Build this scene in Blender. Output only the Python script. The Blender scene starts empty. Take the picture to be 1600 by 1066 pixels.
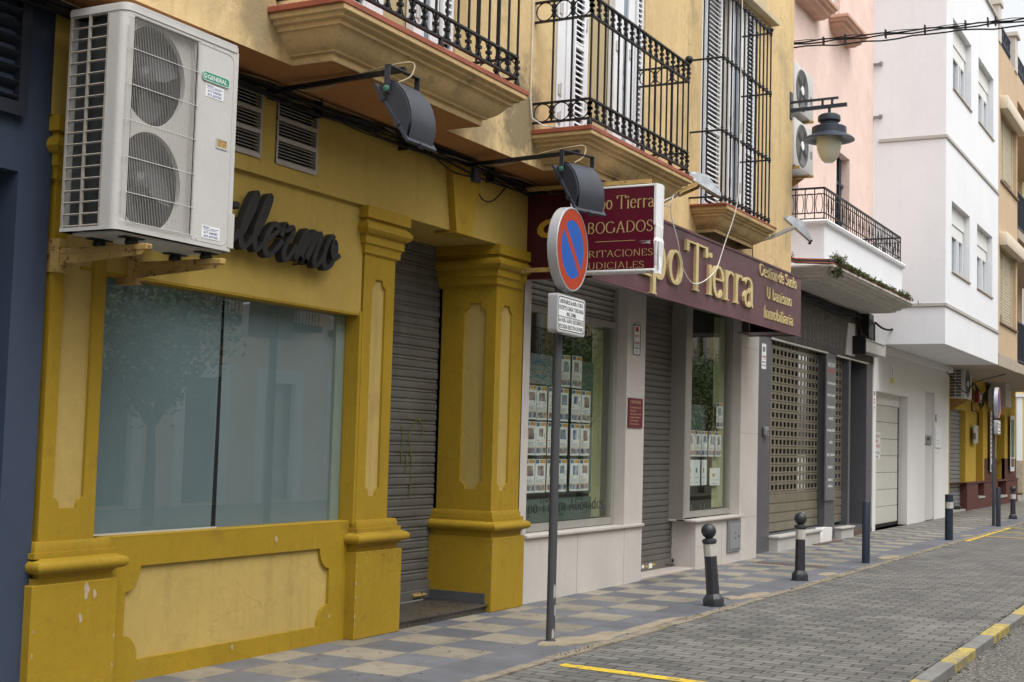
import bpy, bmesh, math, random
from mathutils import Vector, Matrix
from math import sin, cos, pi, radians
random.seed(7)
S = bpy.context.scene
COL = S.collection

# ------------------------------------------------------------------ camera
F_PX, YAW, PITCH, ROLL = 2119.46, 0.492267, 0.0731186, 0.0278991
cam_d = bpy.data.cameras.new("camera"); cam = bpy.data.objects.new("camera", cam_d); COL.objects.link(cam)
fwd = Vector((cos(YAW)*cos(PITCH), sin(YAW)*cos(PITCH), sin(PITCH)))
right = Vector((sin(YAW), -cos(YAW), 0)); up = right.cross(fwd)
r2 = right*cos(ROLL)+up*sin(ROLL); u2 = -right*sin(ROLL)+up*cos(ROLL)
mw = Matrix.Identity(4)
for i in range(3):
    mw[i][0] = r2[i]; mw[i][1] = u2[i]; mw[i][2] = -fwd[i]
mw.translation = Vector((0, 0, 1.6)); cam.matrix_world = mw
cam_d.sensor_width = 36; cam_d.lens = F_PX/1600*36; cam_d.clip_end = 900; cam_d.clip_start = 0.05
S.camera = cam

# ------------------------------------------------------------------ world, sun, exposure
W = bpy.data.worlds.new("World"); S.world = W; W.use_nodes = True
nt = W.node_tree; nt.nodes.clear()
sky = nt.nodes.new('ShaderNodeTexSky'); sky.sky_type = 'NISHITA'; sky.sun_disc = False
SUN_EL, SUN_AZ = radians(64), radians(-112)     # direction towards the sun: azimuth measured from +X
sky.sun_elevation = SUN_EL; sky.sun_rotation = pi/2 - SUN_AZ
sky.air_density = 1.6; sky.dust_density = 5.0; sky.ozone_density = 1.0
hs = nt.nodes.new('ShaderNodeHueSaturation'); hs.inputs['Saturation'].default_value = 0.12
bg = nt.nodes.new('ShaderNodeBackground'); bg.inputs['Strength'].default_value = 0.15
wo = nt.nodes.new('ShaderNodeOutputWorld')
nt.links.new(sky.outputs[0], hs.inputs['Color']); nt.links.new(hs.outputs[0], bg.inputs[0]); nt.links.new(bg.outputs[0], wo.inputs[0])
sd = bpy.data.lights.new("sun", 'SUN'); sun = bpy.data.objects.new("sun", sd); COL.objects.link(sun)
sd.energy = 0.8; sd.angle = radians(50); sd.color = (1, .993, .978)
sv = Vector((cos(SUN_EL)*cos(SUN_AZ), cos(SUN_EL)*sin(SUN_AZ), sin(SUN_EL)))
sun.rotation_euler = sv.to_track_quat('Z', 'Y').to_euler()
S.view_settings.view_transform = 'Standard'; S.view_settings.look = 'None'
S.view_settings.exposure = 0.82; S.view_settings.gamma = 1

# ------------------------------------------------------------------ mesh helpers
class MB:
    def __init__(s): s.bm = bmesh.new(); s.mi = 0
    def face(s, pts):
        vs = [s.bm.verts.new(p) for p in pts]
        f = s.bm.faces.new(vs); f.material_index = s.mi; return f
    def box(s, x0, x1, y0, y1, z0, z1, bev=0, seg=1):
        if x0 > x1: x0, x1 = x1, x0
        if y0 > y1: y0, y1 = y1, y0
        if z0 > z1: z0, z1 = z1, z0
        P = [(x, y, z) for x in (x0, x1) for y in (y0, y1) for z in (z0, z1)]
        v = [s.bm.verts.new(p) for p in P]
        fs = [s.bm.faces.new([v[i] for i in q]) for q in ((0,1,3,2),(4,6,7,5),(0,4,5,1),(2,3,7,6),(0,2,6,4),(1,5,7,3))]
        for f in fs: f.material_index = s.mi
        if bev:
            es = list({e for f in fs for e in f.edges})
            r = bmesh.ops.bevel(s.bm, geom=es, offset=bev, segments=seg, affect='EDGES', profile=.5)
            for f in r['faces']: f.material_index = s.mi
    def obox(s, c, u, v, w, a, b, d):     # oriented box, half sizes a,b,d along u,v,w
        c = Vector(c); u = Vector(u).normalized()*a; v = Vector(v).normalized()*b; w = Vector(w).normalized()*d
        vs = [s.bm.verts.new(c+i*u+j*v+k*w) for i in (-1,1) for j in (-1,1) for k in (-1,1)]
        for q in ((0,1,3,2),(4,6,7,5),(0,4,5,1),(2,3,7,6),(0,2,6,4),(1,5,7,3)):
            f = s.bm.faces.new([vs[i] for i in q]); f.material_index = s.mi
    def beam(s, p0, p1, w, h=None, upv=(0,0,1)):
        p0 = Vector(p0); p1 = Vector(p1); d = (p1-p0); L = d.length; d.normalize()
        upv = Vector(upv)
        if abs(d.dot(upv)) > .98: upv = Vector((0, 1, 0))
        a = d.cross(upv).normalized(); b = a.cross(d)
        s.obox((p0+p1)/2, d, a, b, L/2, w/2, (h or w)/2)
    def tube(s, pts, r, n=8, cap=True):
        pts = [Vector(p) for p in pts]; rings = []
        m = len(pts); prev = None
        for i, p in enumerate(pts):
            t = (pts[min(i+1, m-1)]-pts[max(i-1, 0)]).normalized()
            if prev is None:
                a = t.orthogonal().normalized()
            else:
                a = (prev - t*prev.dot(t)).normalized()
            prev = a; b = t.cross(a)
            rr = r[i] if isinstance(r, (list, tuple)) else r
            rings.append([s.bm.verts.new(p+rr*(cos(2*pi*k/n)*a+sin(2*pi*k/n)*b)) for k in range(n)])
        for i in range(m-1):
            for k in range(n):
                f = s.bm.faces.new([rings[i][k], rings[i][(k+1) % n], rings[i+1][(k+1) % n], rings[i+1][k]]); f.material_index = s.mi
        if cap:
            for q in (rings[0][::-1], rings[-1]):
                f = s.bm.faces.new(q); f.material_index = s.mi
    def lathe(s, prof, c=(0,0,0), n=24, axis=(0,0,1), rot=0.0, a0=None):
        c = Vector(c); ax = Vector(axis).normalized()
        a = Vector((1,0,0)) if abs(ax.x) < .9 else Vector((0,1,0))
        a = (a-ax*a.dot(ax)).normalized(); b = ax.cross(a); rings = []
        for (r, h) in prof:
            if r < 1e-6: rings.append([s.bm.verts.new(c+ax*h)])
            else: rings.append([s.bm.verts.new(c+ax*h+r*(cos(2*pi*k/n+rot)*a+sin(2*pi*k/n+rot)*b)) for k in range(n)])
        for i in range(len(rings)-1):
            A, B = rings[i], rings[i+1]
            for k in range(n):
                k2 = (k+1) % n
                if len(A) == 1 and len(B) == 1: continue
                if len(A) == 1: q = [A[0], B[k2], B[k]]
                elif len(B) == 1: q = [A[k], A[k2], B[0]]
                else: q = [A[k], A[k2], B[k2], B[k]]
                f = s.bm.faces.new(q); f.material_index = s.mi
        for R, rev in ((rings[0], True), (rings[-1], False)):
            if len(R) > 1:
                f = s.bm.faces.new(R[::-1] if rev else R); f.material_index = s.mi
    def plate(s, outer, holes, O, U, V, d):   # polygon with holes, in plane O+u*U+v*V, thickness d along UxV backwards
        O = Vector(O); U = Vector(U); V = Vector(V); N = U.cross(V).normalized()
        es = []; loops = []
        for L in [outer]+list(holes):
            vs = [s.bm.verts.new(O+U*p[0]+V*p[1]) for p in L]
            loops.append(vs)
            for i in range(len(vs)): es.append(s.bm.edges.new((vs[i], vs[(i+1) % len(vs)])))
        r = bmesh.ops.triangle_fill(s.bm, use_beauty=True, use_dissolve=False, edges=es, normal=N)
        for f in r['geom']:
            if isinstance(f, bmesh.types.BMFace): f.material_index = s.mi
        for vs in loops:
            bk = [s.bm.verts.new(v.co-N*d) for v in vs]
            n = len(vs)
            for i in range(n):
                f = s.bm.faces.new([vs[i], vs[(i+1) % n], bk[(i+1) % n], bk[i]]); f.material_index = s.mi
    def usweep(s, x0, x1, yw, yf, prof, top=True, bottom=True):   # moulding round three sides of a block that stands out from a wall (towards -Y)
        rings = []
        for off, z in prof:
            rings.append([s.bm.verts.new(p) for p in ((x0-off, yw, z), (x0-off, yf-off, z), (x1+off, yf-off, z), (x1+off, yw, z))])
        for a, b in zip(rings[:-1], rings[1:]):
            for k in range(3):
                f = s.bm.faces.new([a[k], a[k+1], b[k+1], b[k]]); f.material_index = s.mi
        for R, on in ((rings[0], top), (rings[-1], bottom)):
            if on:
                f = s.bm.faces.new(R); f.material_index = s.mi
    def wall(s, y, depth, x0, x1, z0, z1, ops=()):   # wall facing -Y at y with openings (x0,x1,z0,z1) whose reveals go back by depth
        xs = sorted({x0, x1, *[o[0] for o in ops], *[o[1] for o in ops]}); zs = sorted({z0, z1, *[o[2] for o in ops], *[o[3] for o in ops]})
        xs = [x for x in xs if x0 <= x <= x1]; zs = [z for z in zs if z0 <= z <= z1]
        for xa, xb in zip(xs[:-1], xs[1:]):
            for za, zb in zip(zs[:-1], zs[1:]):
                cx, cz = (xa+xb)/2, (za+zb)/2
                if any(o[0] < cx < o[1] and o[2] < cz < o[3] for o in ops): continue
                s.face([(xa, y, za), (xb, y, za), (xb, y, zb), (xa, y, zb)])
        for (a, b, c, d) in ops:
            a, b, c, d = max(a, x0), min(b, x1), max(c, z0), min(d, z1)
            Y = y+depth
            s.face([(a, y, c), (a, y, d), (a, Y, d), (a, Y, c)]); s.face([(b, y, c), (b, Y, c), (b, Y, d), (b, y, d)])
            s.face([(a, y, d), (b, y, d), (b, Y, d), (a, Y, d)]); s.face([(a, y, c), (a, Y, c), (b, Y, c), (b, y, c)])

EACH = {'hinge', 'clamp', 'terrace_post', 'string_course', 'sticker', 'doorstep', 'clip', 'door_jamb', 'wall_hook', 'door_frame', 'support_bar', 'street_pilaster', 'stone_base', 'cable_tie', 'pivot_knob', 'glue_mark', 'refrigerant_pipe', 'end_clip', 'side_opening', 'lintel_trim', 'window_frame', 'window_surround', 'tile_joint', 'shutter_lock', 'rubber_foot', 'handle', 'balcony_door', 'edge_trim', 'roller_blind', 'bare_patch', 'meter_recess', 'floor_slab', 'fan_shroud', 'lens', 'tear', 'threshold_step', 'panel_trim', 'cornice', 'box_lid', 'yoke_arm', 'blind_box', 'roller_box'}
def pieces(bm, gap=.012):
    """groups of connected shapes whose bounds touch"""
    seen = set(); isl = []
    for v in bm.verts:
        if v in seen: continue
        st = [v]; seen.add(v); vs = []
        while st:
            a = st.pop(); vs.append(a)
            for e in a.link_edges:
                o = e.other_vert(a)
                if o not in seen: seen.add(o); st.append(o)
        lo = Vector((min(q.co[i] for q in vs) for i in range(3))); hi = Vector((max(q.co[i] for q in vs) for i in range(3)))
        isl.append([vs, lo, hi])
    done = False
    while not done:
        done = True
        for i in range(len(isl)):
            for j in range(i+1, len(isl)):
                A, B = isl[i], isl[j]
                if all(A[1][k]-gap <= B[2][k] and B[1][k]-gap <= A[2][k] for k in range(3)):
                    A[0] += B[0]; A[1] = Vector((min(A[1][k], B[1][k]) for k in range(3))); A[2] = Vector((max(A[2][k], B[2][k]) for k in range(3)))
                    del isl[j]; done = False; break
            if not done: break
    return [q[0] for q in isl]
def put(name, mb, mats, parent=None, smooth=True):
    """link the collected shapes (given in world coordinates) as one mesh object; countable small parts come out one object each"""
    bm = mb.bm
    if name in EACH and parent is not None:
        gs = pieces(bm)
        if 1 < len(gs) <= 60:
            first = None
            for g in gs:
                keep = set(g); nb = MB(); nb.bm.free(); nb.bm = bm.copy(); nb.recalc = getattr(mb, 'recalc', True)
                bm.verts.index_update(); ids = {v.index for v in keep}; nb.bm.verts.ensure_lookup_table()
                bmesh.ops.delete(nb.bm, geom=[v for v in nb.bm.verts if v.index not in ids], context='VERTS')
                o = put_one(name, nb, mats, parent, smooth); first = first or o
            bm.free(); return first
    return put_one(name, mb, mats, parent, smooth)
def put_one(name, mb, mats, parent=None, smooth=True):
    bm = mb.bm
    bmesh.ops.recalc_face_normals(bm, faces=bm.faces[:]) if getattr(mb, 'recalc', True) else None
    org = Vector((0, 0, 0)); p = parent
    while p is not None: org += Vector(p.location); p = p.parent
    if org.length > 0: bmesh.ops.translate(bm, verts=bm.verts[:], vec=-org)
    me = bpy.data.meshes.new(name); bm.to_mesh(me); bm.free()
    if smooth and len(me.polygons):
        me.polygons.foreach_set('use_smooth', [True]*len(me.polygons))
        me.set_sharp_from_angle(angle=radians(32))
    if not isinstance(mats, (list, tuple)): mats = [mats]
    for m in mats: me.materials.append(m)
    o = bpy.data.objects.new(name, me); COL.objects.link(o)
    if parent is not None: o.parent = parent
    return o

def thing(name, label, cat, loc=(0,0,0), group=None):
    o = bpy.data.objects.new(name, None); COL.objects.link(o); o.location = loc
    o.empty_display_size = .1; o['label'] = label; o['category'] = cat
    if group: o['group'] = group
    return o
def tag(o, label, cat, group=None):
    o['label'] = label; o['category'] = cat
    if group: o['group'] = group
    return o
def struct(name, mb, m, kind='structure'):
    o = put(name, mb, m); o['kind'] = kind; return o
def dup(root, loc=None, label=None, rot=None, scale=None):
    r = root.copy(); COL.objects.link(r)
    if loc: r.location = loc
    if label: r['label'] = label
    if rot is not None: r.rotation_euler = rot
    for ch in list(root.children):
        c = ch.copy(); COL.objects.link(c); c.parent = r
        for g in list(ch.children):
            d = g.copy(); COL.objects.link(d); d.parent = c
    return r

# ------------------------------------------------------------------ materials
def M(name, col, rough=.8, var=.12, vs=2.5, bump=.0, bs=60, spec=.4, metal=0, stain=None, streak=0, coat=0, crack=0, bd=.01, spots=()):
    m = bpy.data.materials.new(name); m.use_nodes = True; n = m.node_tree; L = n.links
    b = n.nodes['Principled BSDF']; b.inputs['Roughness'].default_value = rough; b.inputs['Metallic'].default_value = metal
    b.inputs['Specular IOR Level'].default_value = spec
    if coat: b.inputs['Coat Weight'].default_value = coat; b.inputs['Coat Roughness'].default_value = .08
    tc = n.nodes.new('ShaderNodeTexCoord')
    def noise(scale, detail=4, vec=None, rgh=.6):
        t = n.nodes.new('ShaderNodeTexNoise'); t.inputs['Scale'].default_value = scale; t.inputs['Detail'].default_value = detail; t.inputs['Roughness'].default_value = rgh
        L.new(vec or tc.outputs['Object'], t.inputs['Vector']); return t.outputs['Fac']
    cur = None
    rgb = n.nodes.new('ShaderNodeRGB'); rgb.outputs[0].default_value = (*col, 1); cur = rgb.outputs[0]
    if var:
        f = noise(vs, 6); mr = n.nodes.new('ShaderNodeMapRange'); mr.inputs[1].default_value = .3; mr.inputs[2].default_value = .7
        mr.inputs[3].default_value = 1-var; mr.inputs[4].default_value = 1+var; L.new(f, mr.inputs[0])
        mx = n.nodes.new('ShaderNodeVectorMath'); mx.operation = 'SCALE'; L.new(cur, mx.inputs[0]); L.new(mr.outputs[0], mx.inputs['Scale']); cur = mx.outputs[0]
        f = noise(vs*14, 3); mr = n.nodes.new('ShaderNodeMapRange'); mr.inputs[1].default_value = .3; mr.inputs[2].default_value = .7
        mr.inputs[3].default_value = 1-var*.5; mr.inputs[4].default_value = 1+var*.5; L.new(f, mr.inputs[0])
        mx = n.nodes.new('ShaderNodeVectorMath'); mx.operation = 'SCALE'; L.new(cur, mx.inputs[0]); L.new(mr.outputs[0], mx.inputs['Scale']); cur = mx.outputs[0]
    def over(cur, fac, c):
        mx = n.nodes.new('ShaderNodeMix'); mx.data_type = 'RGBA'; L.new(fac, mx.inputs[0]); L.new(cur, mx.inputs[6]); mx.inputs[7].default_value = (*c, 1); return mx.outputs[2]
    if streak:      # rain and dirt runs: noise drawn out vertically
        mp = n.nodes.new('ShaderNodeMapping'); mp.inputs['Scale'].default_value = (9, 9, .55); L.new(tc.outputs['Object'], mp.inputs[0])
        f = noise(1.0, 5, mp.outputs[0], .7); r = n.nodes.new('ShaderNodeMapRange'); r.inputs[1].default_value = .52; r.inputs[2].default_value = .78; r.inputs[3].default_value = 0; r.inputs[4].default_value = streak
        L.new(f, r.inputs[0]); cur = over(cur, r.outputs[0], tuple(c*.35+.01 for c in col))
    for st in (stain or []):    # (colour, scale, lo, hi, strength)
        f = noise(st[1], 7, None, .68); r = n.nodes.new('ShaderNodeMapRange'); r.inputs[1].default_value = st[2]; r.inputs[2].default_value = st[3]; r.inputs[3].default_value = 0; r.inputs[4].default_value = st[4]
        L.new(f, r.inputs[0]); cur = over(cur, r.outputs[0], st[0])
    for (cx, cy, cz, rx, rz, st_) in spots:      # damp stains at known places (object space)
        sb = n.nodes.new('ShaderNodeVectorMath'); sb.operation = 'SUBTRACT'; L.new(tc.outputs['Object'], sb.inputs[0]); sb.inputs[1].default_value = (cx, cy, cz)
        ml = n.nodes.new('ShaderNodeVectorMath'); ml.operation = 'MULTIPLY'; L.new(sb.outputs[0], ml.inputs[0]); ml.inputs[1].default_value = (1/rx, 0, 1/rz)
        le = n.nodes.new('ShaderNodeVectorMath'); le.operation = 'LENGTH'; L.new(ml.outputs[0], le.inputs[0])
        f = noise(6, 8, None, .72); ad = n.nodes.new('ShaderNodeMath'); ad.operation = 'MULTIPLY_ADD'; L.new(f, ad.inputs[0]); ad.inputs[1].default_value = -2.2; ad.inputs[2].default_value = 2.0
        sm = n.nodes.new('ShaderNodeMath'); sm.operation = 'SUBTRACT'; L.new(ad.outputs[0], sm.inputs[0]); L.new(le.outputs['Value'], sm.inputs[1])
        r = n.nodes.new('ShaderNodeMapRange'); r.inputs[1].default_value = -.15; r.inputs[2].default_value = .45; r.inputs[4].default_value = st_; L.new(sm.outputs[0], r.inputs[0]); cur = over(cur, r.outputs[0], (.10, .085, .055))
    if crack:       # hairline cracks, only in patches
        nz = n.nodes.new('ShaderNodeTexNoise'); nz.inputs['Scale'].default_value = 5; nz.inputs['Detail'].default_value = 5; L.new(tc.outputs['Object'], nz.inputs[0])
        va = n.nodes.new('ShaderNodeVectorMath'); va.operation = 'MULTIPLY_ADD'; L.new(nz.outputs[1], va.inputs[0]); va.inputs[1].default_value = (.35, .35, .35); L.new(tc.outputs['Object'], va.inputs[2])
        vo = n.nodes.new('ShaderNodeTexVoronoi'); vo.feature = 'DISTANCE_TO_EDGE'; vo.inputs['Scale'].default_value = crack; L.new(va.outputs[0], vo.inputs[0])
        r1 = n.nodes.new('ShaderNodeMapRange'); r1.inputs[1].default_value = 0; r1.inputs[2].default_value = .006*crack; r1.inputs[3].default_value = .32 if crack >= 2 and crack != 2.2 else .75; r1.inputs[4].default_value = 0; L.new(vo.outputs[0], r1.inputs[0])
        f = noise(.9, 3); r2 = n.nodes.new('ShaderNodeMapRange'); r2.inputs[1].default_value = .54; r2.inputs[2].default_value = .62; L.new(f, r2.inputs[0])
        mm = n.nodes.new('ShaderNodeMath'); mm.operation = 'MULTIPLY'; L.new(r1.outputs[0], mm.inputs[0]); L.new(r2.outputs[0], mm.inputs[1]); cur = over(cur, mm.outputs[0], tuple(c*.25 for c in col))
    L.new(cur, b.inputs['Base Color'])
    if rough > .15 and var:
        f = noise(vs*5, 3); r = n.nodes.new('ShaderNodeMapRange'); r.inputs[3].default_value = max(0, rough-.12); r.inputs[4].default_value = min(1, rough+.12); L.new(f, r.inputs[0]); L.new(r.outputs[0], b.inputs['Roughness'])
    if bump:
        bp = n.nodes.new('ShaderNodeBump'); bp.inputs['Strength'].default_value = bump; bp.inputs['Distance'].default_value = bd
        f = noise(bs, 6, None, .65); L.new(f, bp.inputs['Height']); L.new(bp.outputs[0], b.inputs['Normal'])
    return m

def glass(name, tint=(.75,.8,.78), refl=1.0, rough=.0, ior=1.5):
    m = bpy.data.materials.new(name); m.use_nodes = True; n = m.node_tree; L = n.links; n.nodes.clear()
    o = n.nodes.new('ShaderNodeOutputMaterial'); t = n.nodes.new('ShaderNodeBsdfTransparent'); t.inputs[0].default_value = (*tint, 1)
    g = n.nodes.new('ShaderNodeBsdfGlossy'); g.inputs['Roughness'].default_value = rough; g.inputs[0].default_value = (refl, refl, refl, 1)
    f = n.nodes.new('ShaderNodeFresnel'); mx = n.nodes.new('ShaderNodeMixShader')
    ge = n.nodes.new('ShaderNodeNewGeometry'); mr = n.nodes.new('ShaderNodeMapRange'); mr.inputs[3].default_value = ior; mr.inputs[4].default_value = 1/ior; L.new(ge.outputs['Backfacing'], mr.inputs[0]); L.new(mr.outputs[0], f.inputs[0])   # same thin pane from both sides
    L.new(f.outputs[0], mx.inputs[0]); L.new(t.outputs[0], mx.inputs[1]); L.new(g.outputs[0], mx.inputs[2]); L.new(mx.outputs[0], o.inputs[0])
    return m

MT = {}
MT['ochre'] = M('ochre_paint', (.305,.192,.0064), .72, .08, 1.6, .4, 34, stain=[((.15,.085,.012), 4, .58, .76, .5), ((.10,.07,.02), 18, .66, .72, .45), ((.34,.235,.03), 2.3, .56, .66, .2)], streak=.25, crack=2.6, bd=.008)
MT['tan'] = M('tan_render', (.41,.295,.088), .82, .08, 1.2, .4, 40, stain=[((.24,.16,.055), 3, .56, .78, .45), ((.16,.11,.05), 20, .67, .72, .5)], streak=.35, crack=2.0, bd=.008)
MT['shopwall'] = M('shop_upper_render', (.385,.27,.058), .82, .08, 1.2, .4, 40, stain=[((.28,.17,.05), 2.2, .58, .82, .45)], streak=.3, bd=.006)
MT['upper'] = M('cream_ochre_render', (.60,.44,.22), .88, .12, .9, .45, 60, stain=[((.20,.17,.12), 1.3, .54, .74, .55), ((.75,.58,.36), 2.3, .60, .7, .4)], streak=.45, crack=1.1, bd=.008, spots=((4.75, 0, 4.55, .45, .6, .75), (3.95, 0, 4.35, .4, .35, .5), (1.0, 0, 4.40, .3, .3, .5), (9.6, 0, 4.3, .3, .25, .4)))
MT['corbel'] = M('weathered_moulding', (.52,.37,.18), .88, .14, 2.0, .5, 50, stain=[((.12,.10,.07), 3.2, .56, .74, .6), ((.66,.55,.36), 7, .64, .7, .6)], streak=.35, crack=2.2, bd=.008)
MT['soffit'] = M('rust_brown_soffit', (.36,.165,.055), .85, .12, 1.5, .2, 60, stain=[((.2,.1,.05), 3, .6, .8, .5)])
MT['redtile'] = M('red_edge_tile', (.27,.075,.04), .6, .2, 6, .1, 60)
MT['marble'] = M('cream_marble', (.52,.485,.45), .42, .06, 1.8, .02, 40, stain=[((.40,.34,.28), 2.3, .56, .8, .4), ((.47,.33,.22), 9, .68, .8, .4)], streak=.08)
MT['marble2'] = M('cream_marble_dull', (.44,.39,.35), .5, .07, 2.0, .02, 40, stain=[((.36,.29,.22), 2.3, .54, .8, .5)])
MT['alu'] = M('bronze_aluminium', (.30,.28,.25), .4, .06, 3, metal=.3)
MT['alu_l'] = M('pale_aluminium', (.55,.54,.50), .38, .06, 3, metal=.3)
MT['alu_w'] = M('grey_beige_aluminium', (.33,.32,.29), .4, .06, 3, metal=.2)
MT['ss'] = M('slatted_shutter_steel', (.15,.145,.135), .48, .16, 3, .06, 40, metal=.35, streak=.5, stain=[((.36,.35,.34), 5, .6, .8, .35), ((.08,.07,.06), 2.5, .58, .8, .5)])
MT['ss2'] = M('clean_shutter_steel', (.15,.14,.125), .45, .08, 3, metal=.35, streak=.25)
MT['ss3'] = M('stainless_lattice', (.29,.26,.195), .38, .12, 3, metal=.6, streak=.3)
MT['ssfar'] = M('blue_grey_shutter', (.24,.25,.27), .5, .08, 3, metal=.2)
MT['iron'] = M('black_wrought_iron', (.010,.010,.012), .5, .2, 20, .1, 200, spec=.3, stain=[((.09,.04,.02), 14, .68, .78, .5)])
MT['black'] = M('dark_void', (.006,.006,.007), .9, 0)
MT['rubber'] = M('black_cable', (.011,.011,.012), .6, .2, 10, spec=.25)
MT['wcable'] = M('white_cable', (.62,.60,.55), .6, .1, 10)
MT['bcable'] = M('beige_cable', (.34,.27,.17), .7, .1, 10)
MT['white'] = M('white_lacquer', (.72,.73,.75), .45, .04, 4)
MT['acw'] = M('ac_casing_paint', (.49,.482,.465), .42, .05, 3, .03, 60, streak=.12, stain=[((.34,.24,.14), 5, .7, .8, .4)])
MT['acg'] = M('ac_grille_plastic', (.46,.445,.42), .5, .04, 4)
MT['acdark'] = M('ac_inside', (.10,.10,.10), .6, .1, 5)
MT['acfan'] = M('ac_fan_plastic', (.05,.05,.053), .5, .08, 5)
MT['accoil'] = M('ac_coil_fins', (.045,.048,.05), .5, .25, 8, .3, 160, metal=.2)
MT['green'] = M('green_badge', (.03,.25,.14), .4, .03)
MT['paper'] = M('printed_paper', (.70,.72,.72), .6, .02)
MT['ink'] = M('blue_print', (.03,.05,.22), .6, 0)
MT['blk'] = M('black_print', (.015,.015,.015), .6, 0)
MT['redp'] = M('red_print', (.45,.03,.03), .6, 0)
MT['rust'] = M('rusty_bracket', (.38,.25,.08), .75, .2, 8, .2, 90, stain=[((.12,.045,.02), 22, .56, .62, .9)])
MT['blue'] = M('slate_blue_paint', (.033,.048,.082), .65, .08, 1.2, .12, 80, streak=.15)
MT['blue2'] = M('dark_blue_metal', (.018,.022,.032), .5, .1, 3)
MT['maroon'] = M('maroon_vinyl', (.090,.032,.045), .38, .10, 1.6, .02, 30, streak=.12, stain=[((.17,.085,.105), 1.6, .5, .8, .45)])
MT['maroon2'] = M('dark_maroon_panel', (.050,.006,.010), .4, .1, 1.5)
MT['lbred'] = M('lightbox_face', (.092,.004,.019), .35, .06, 2.5)
MT['gold'] = M('gilded_letter', (.52,.415,.205), .45, .12, 8, .05, 60, stain=[((.16,.07,.03), 16, .64, .72, .7)])
MT['gold2'] = M('gold_print', (.42,.32,.14), .5, .15, 12)
MT['mustard'] = M('mustard_print', (.50,.30,.03), .5, .05)
MT['granite'] = M('dark_grey_stone', (.080,.080,.090), .42, .12, 5, .05, 120, spec=.5)
MT['fascia'] = M('grey_fascia', (.058,.054,.050), .72, .25, 3, .25, 60, streak=.8, stain=[((.22,.20,.16), 9, .56, .70, .6), ((.02,.02,.02), 4, .58, .75, .7)])
MT['wrender'] = M('white_render', (.73,.74,.765), .85, .03, 1.0, .2, 70, streak=.07, stain=[((.55,.55,.55), 1.1, .56, .85, .2)])
MT['wrender2'] = M('street_white_render', (.68,.67,.65), .85, .04, 1.2, .15, 70, streak=.06, stain=[((.5,.46,.4), 1.6, .6, .85, .4)])
MT['pink'] = M('salmon_render', (.72,.55,.48), .88, .07, 1.4, .3, 60, stain=[((.52,.32,.25), 2.5, .55, .8, .5), ((.25,.22,.2), 8, .72, .76, .6)], streak=.1)
MT['pinkm'] = M('terracotta_moulding', (.50,.30,.22), .85, .12, 3, .2, 60)
MT['bcorn'] = M('grimy_white_moulding', (.52,.49,.45), .85, .1, 2.5, .3, 60, streak=.45, stain=[((.14,.12,.09), 4, .6, .75, .5)])
MT['beige'] = M('beige_render', (.50,.37,.24), .88, .07, 1.2, .2, 60, streak=.25)
MT['beiget'] = M('beige_concrete', (.38,.32,.25), .85, .1, 2, .2, 50, streak=.3)
MT['yel'] = M('yellow_render', (.52,.34,.04), .85, .06, 1.5, .15, 60, streak=.1)
MT['maro'] = M('oxblood_plinth', (.105,.033,.028), .7, .12, 4, .25, 40)
MT['brick'] = MT['maro']
MT['asph'] = None
MT['blind'] = M('pvc_blind', (.50,.44,.32), .6, .06, 3)
MT['blindw'] = M('white_roller_box', (.74,.74,.72), .5, .04, 3)
MT['tanb'] = M('window_blind_fabric', (.40,.32,.18), .9, .05, 2)
MT['dglass'] = M('dark_window_glass', (.05,.06,.07), .06, .05, 2, spec=.6)
MT['bglass'] = M('blue_window_glass', (.17,.21,.25), .10, .1, 3, spec=.6)
MT['roll'] = M('blue_grey_roller_blind', (.165,.210,.218), .75, .05, 1.3, spec=.3)
MT['roll2'] = M('pale_green_blind', (.23,.29,.26), .8, .06, 8, .3, 90)
MT['sglass'] = glass('shop_glass', (.88,.93,.94), 1.0, 0, 1.95)
MT['mglass'] = glass('display_glass', (.90,.94,.90), 1.0, 0, 1.85)
MT['olive'] = M('olive_back_panel', (.22,.23,.13), .8, .1, 1.2)
MT['dkgreen'] = M('dark_green_panel', (.075,.12,.095), .6, .1, 1.5)
MT['signalu'] = M('sign_aluminium', (.42,.43,.46), .38, .05, 3, metal=.4)
MT['sred'] = M('sign_red', (.37,.045,.016), .6, .05, 6, spec=.15, stain=[((.30,.05,.02), 5, .6, .7, .4)])
MT['sblue'] = M('sign_blue', (.020,.095,.38), .6, .05, 6, spec=.15)
MT['pole'] = M('grey_painted_pole', (.060,.062,.068), .5, .1, 6, .05, 60, stain=[((.10,.05,.03), 9, .66, .74, .5)])
MT['peel'] = M('bare_primer', (.36,.35,.33), .7, .15, 12, .2, 60)
MT['boll'] = M('bollard_iron', (.028,.030,.036), .45, .2, 10, .12, 90, stain=[((.11,.045,.025), 12, .60, .70, .75)])
MT['bollw'] = M('chipped_white_band', (.47,.45,.41), .5, .1, 8, .15, 60, stain=[((.02,.015,.012), 17, .63, .66, 1), ((.30,.15,.03), 9, .60, .68, .7)])
MT['navy'] = M('blue_black_enamel', (.020,.028,.045), .42, .12, 8, .04, 60)
MT['bowl'] = M('frosted_lamp_bowl', (.56,.55,.44), .18, .06, 8, spec=.6)
MT['flood'] = M('grey_black_plastic', (.034,.038,.050), .48, .08, 8, .04, 120)
MT['galv'] = M('galvanised_tin', (.26,.275,.29), .42, .3, 9, .1, 60, metal=.55, stain=[((.66,.65,.60), 6, .58, .66, .8)])
MT['steel'] = M('grey_steel_box', (.22,.225,.235), .45, .05, 4, metal=.3)
MT['step'] = M('dark_polished_step', (.060,.052,.042), .3, .25, 3, .02, 60, spec=.5)
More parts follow.
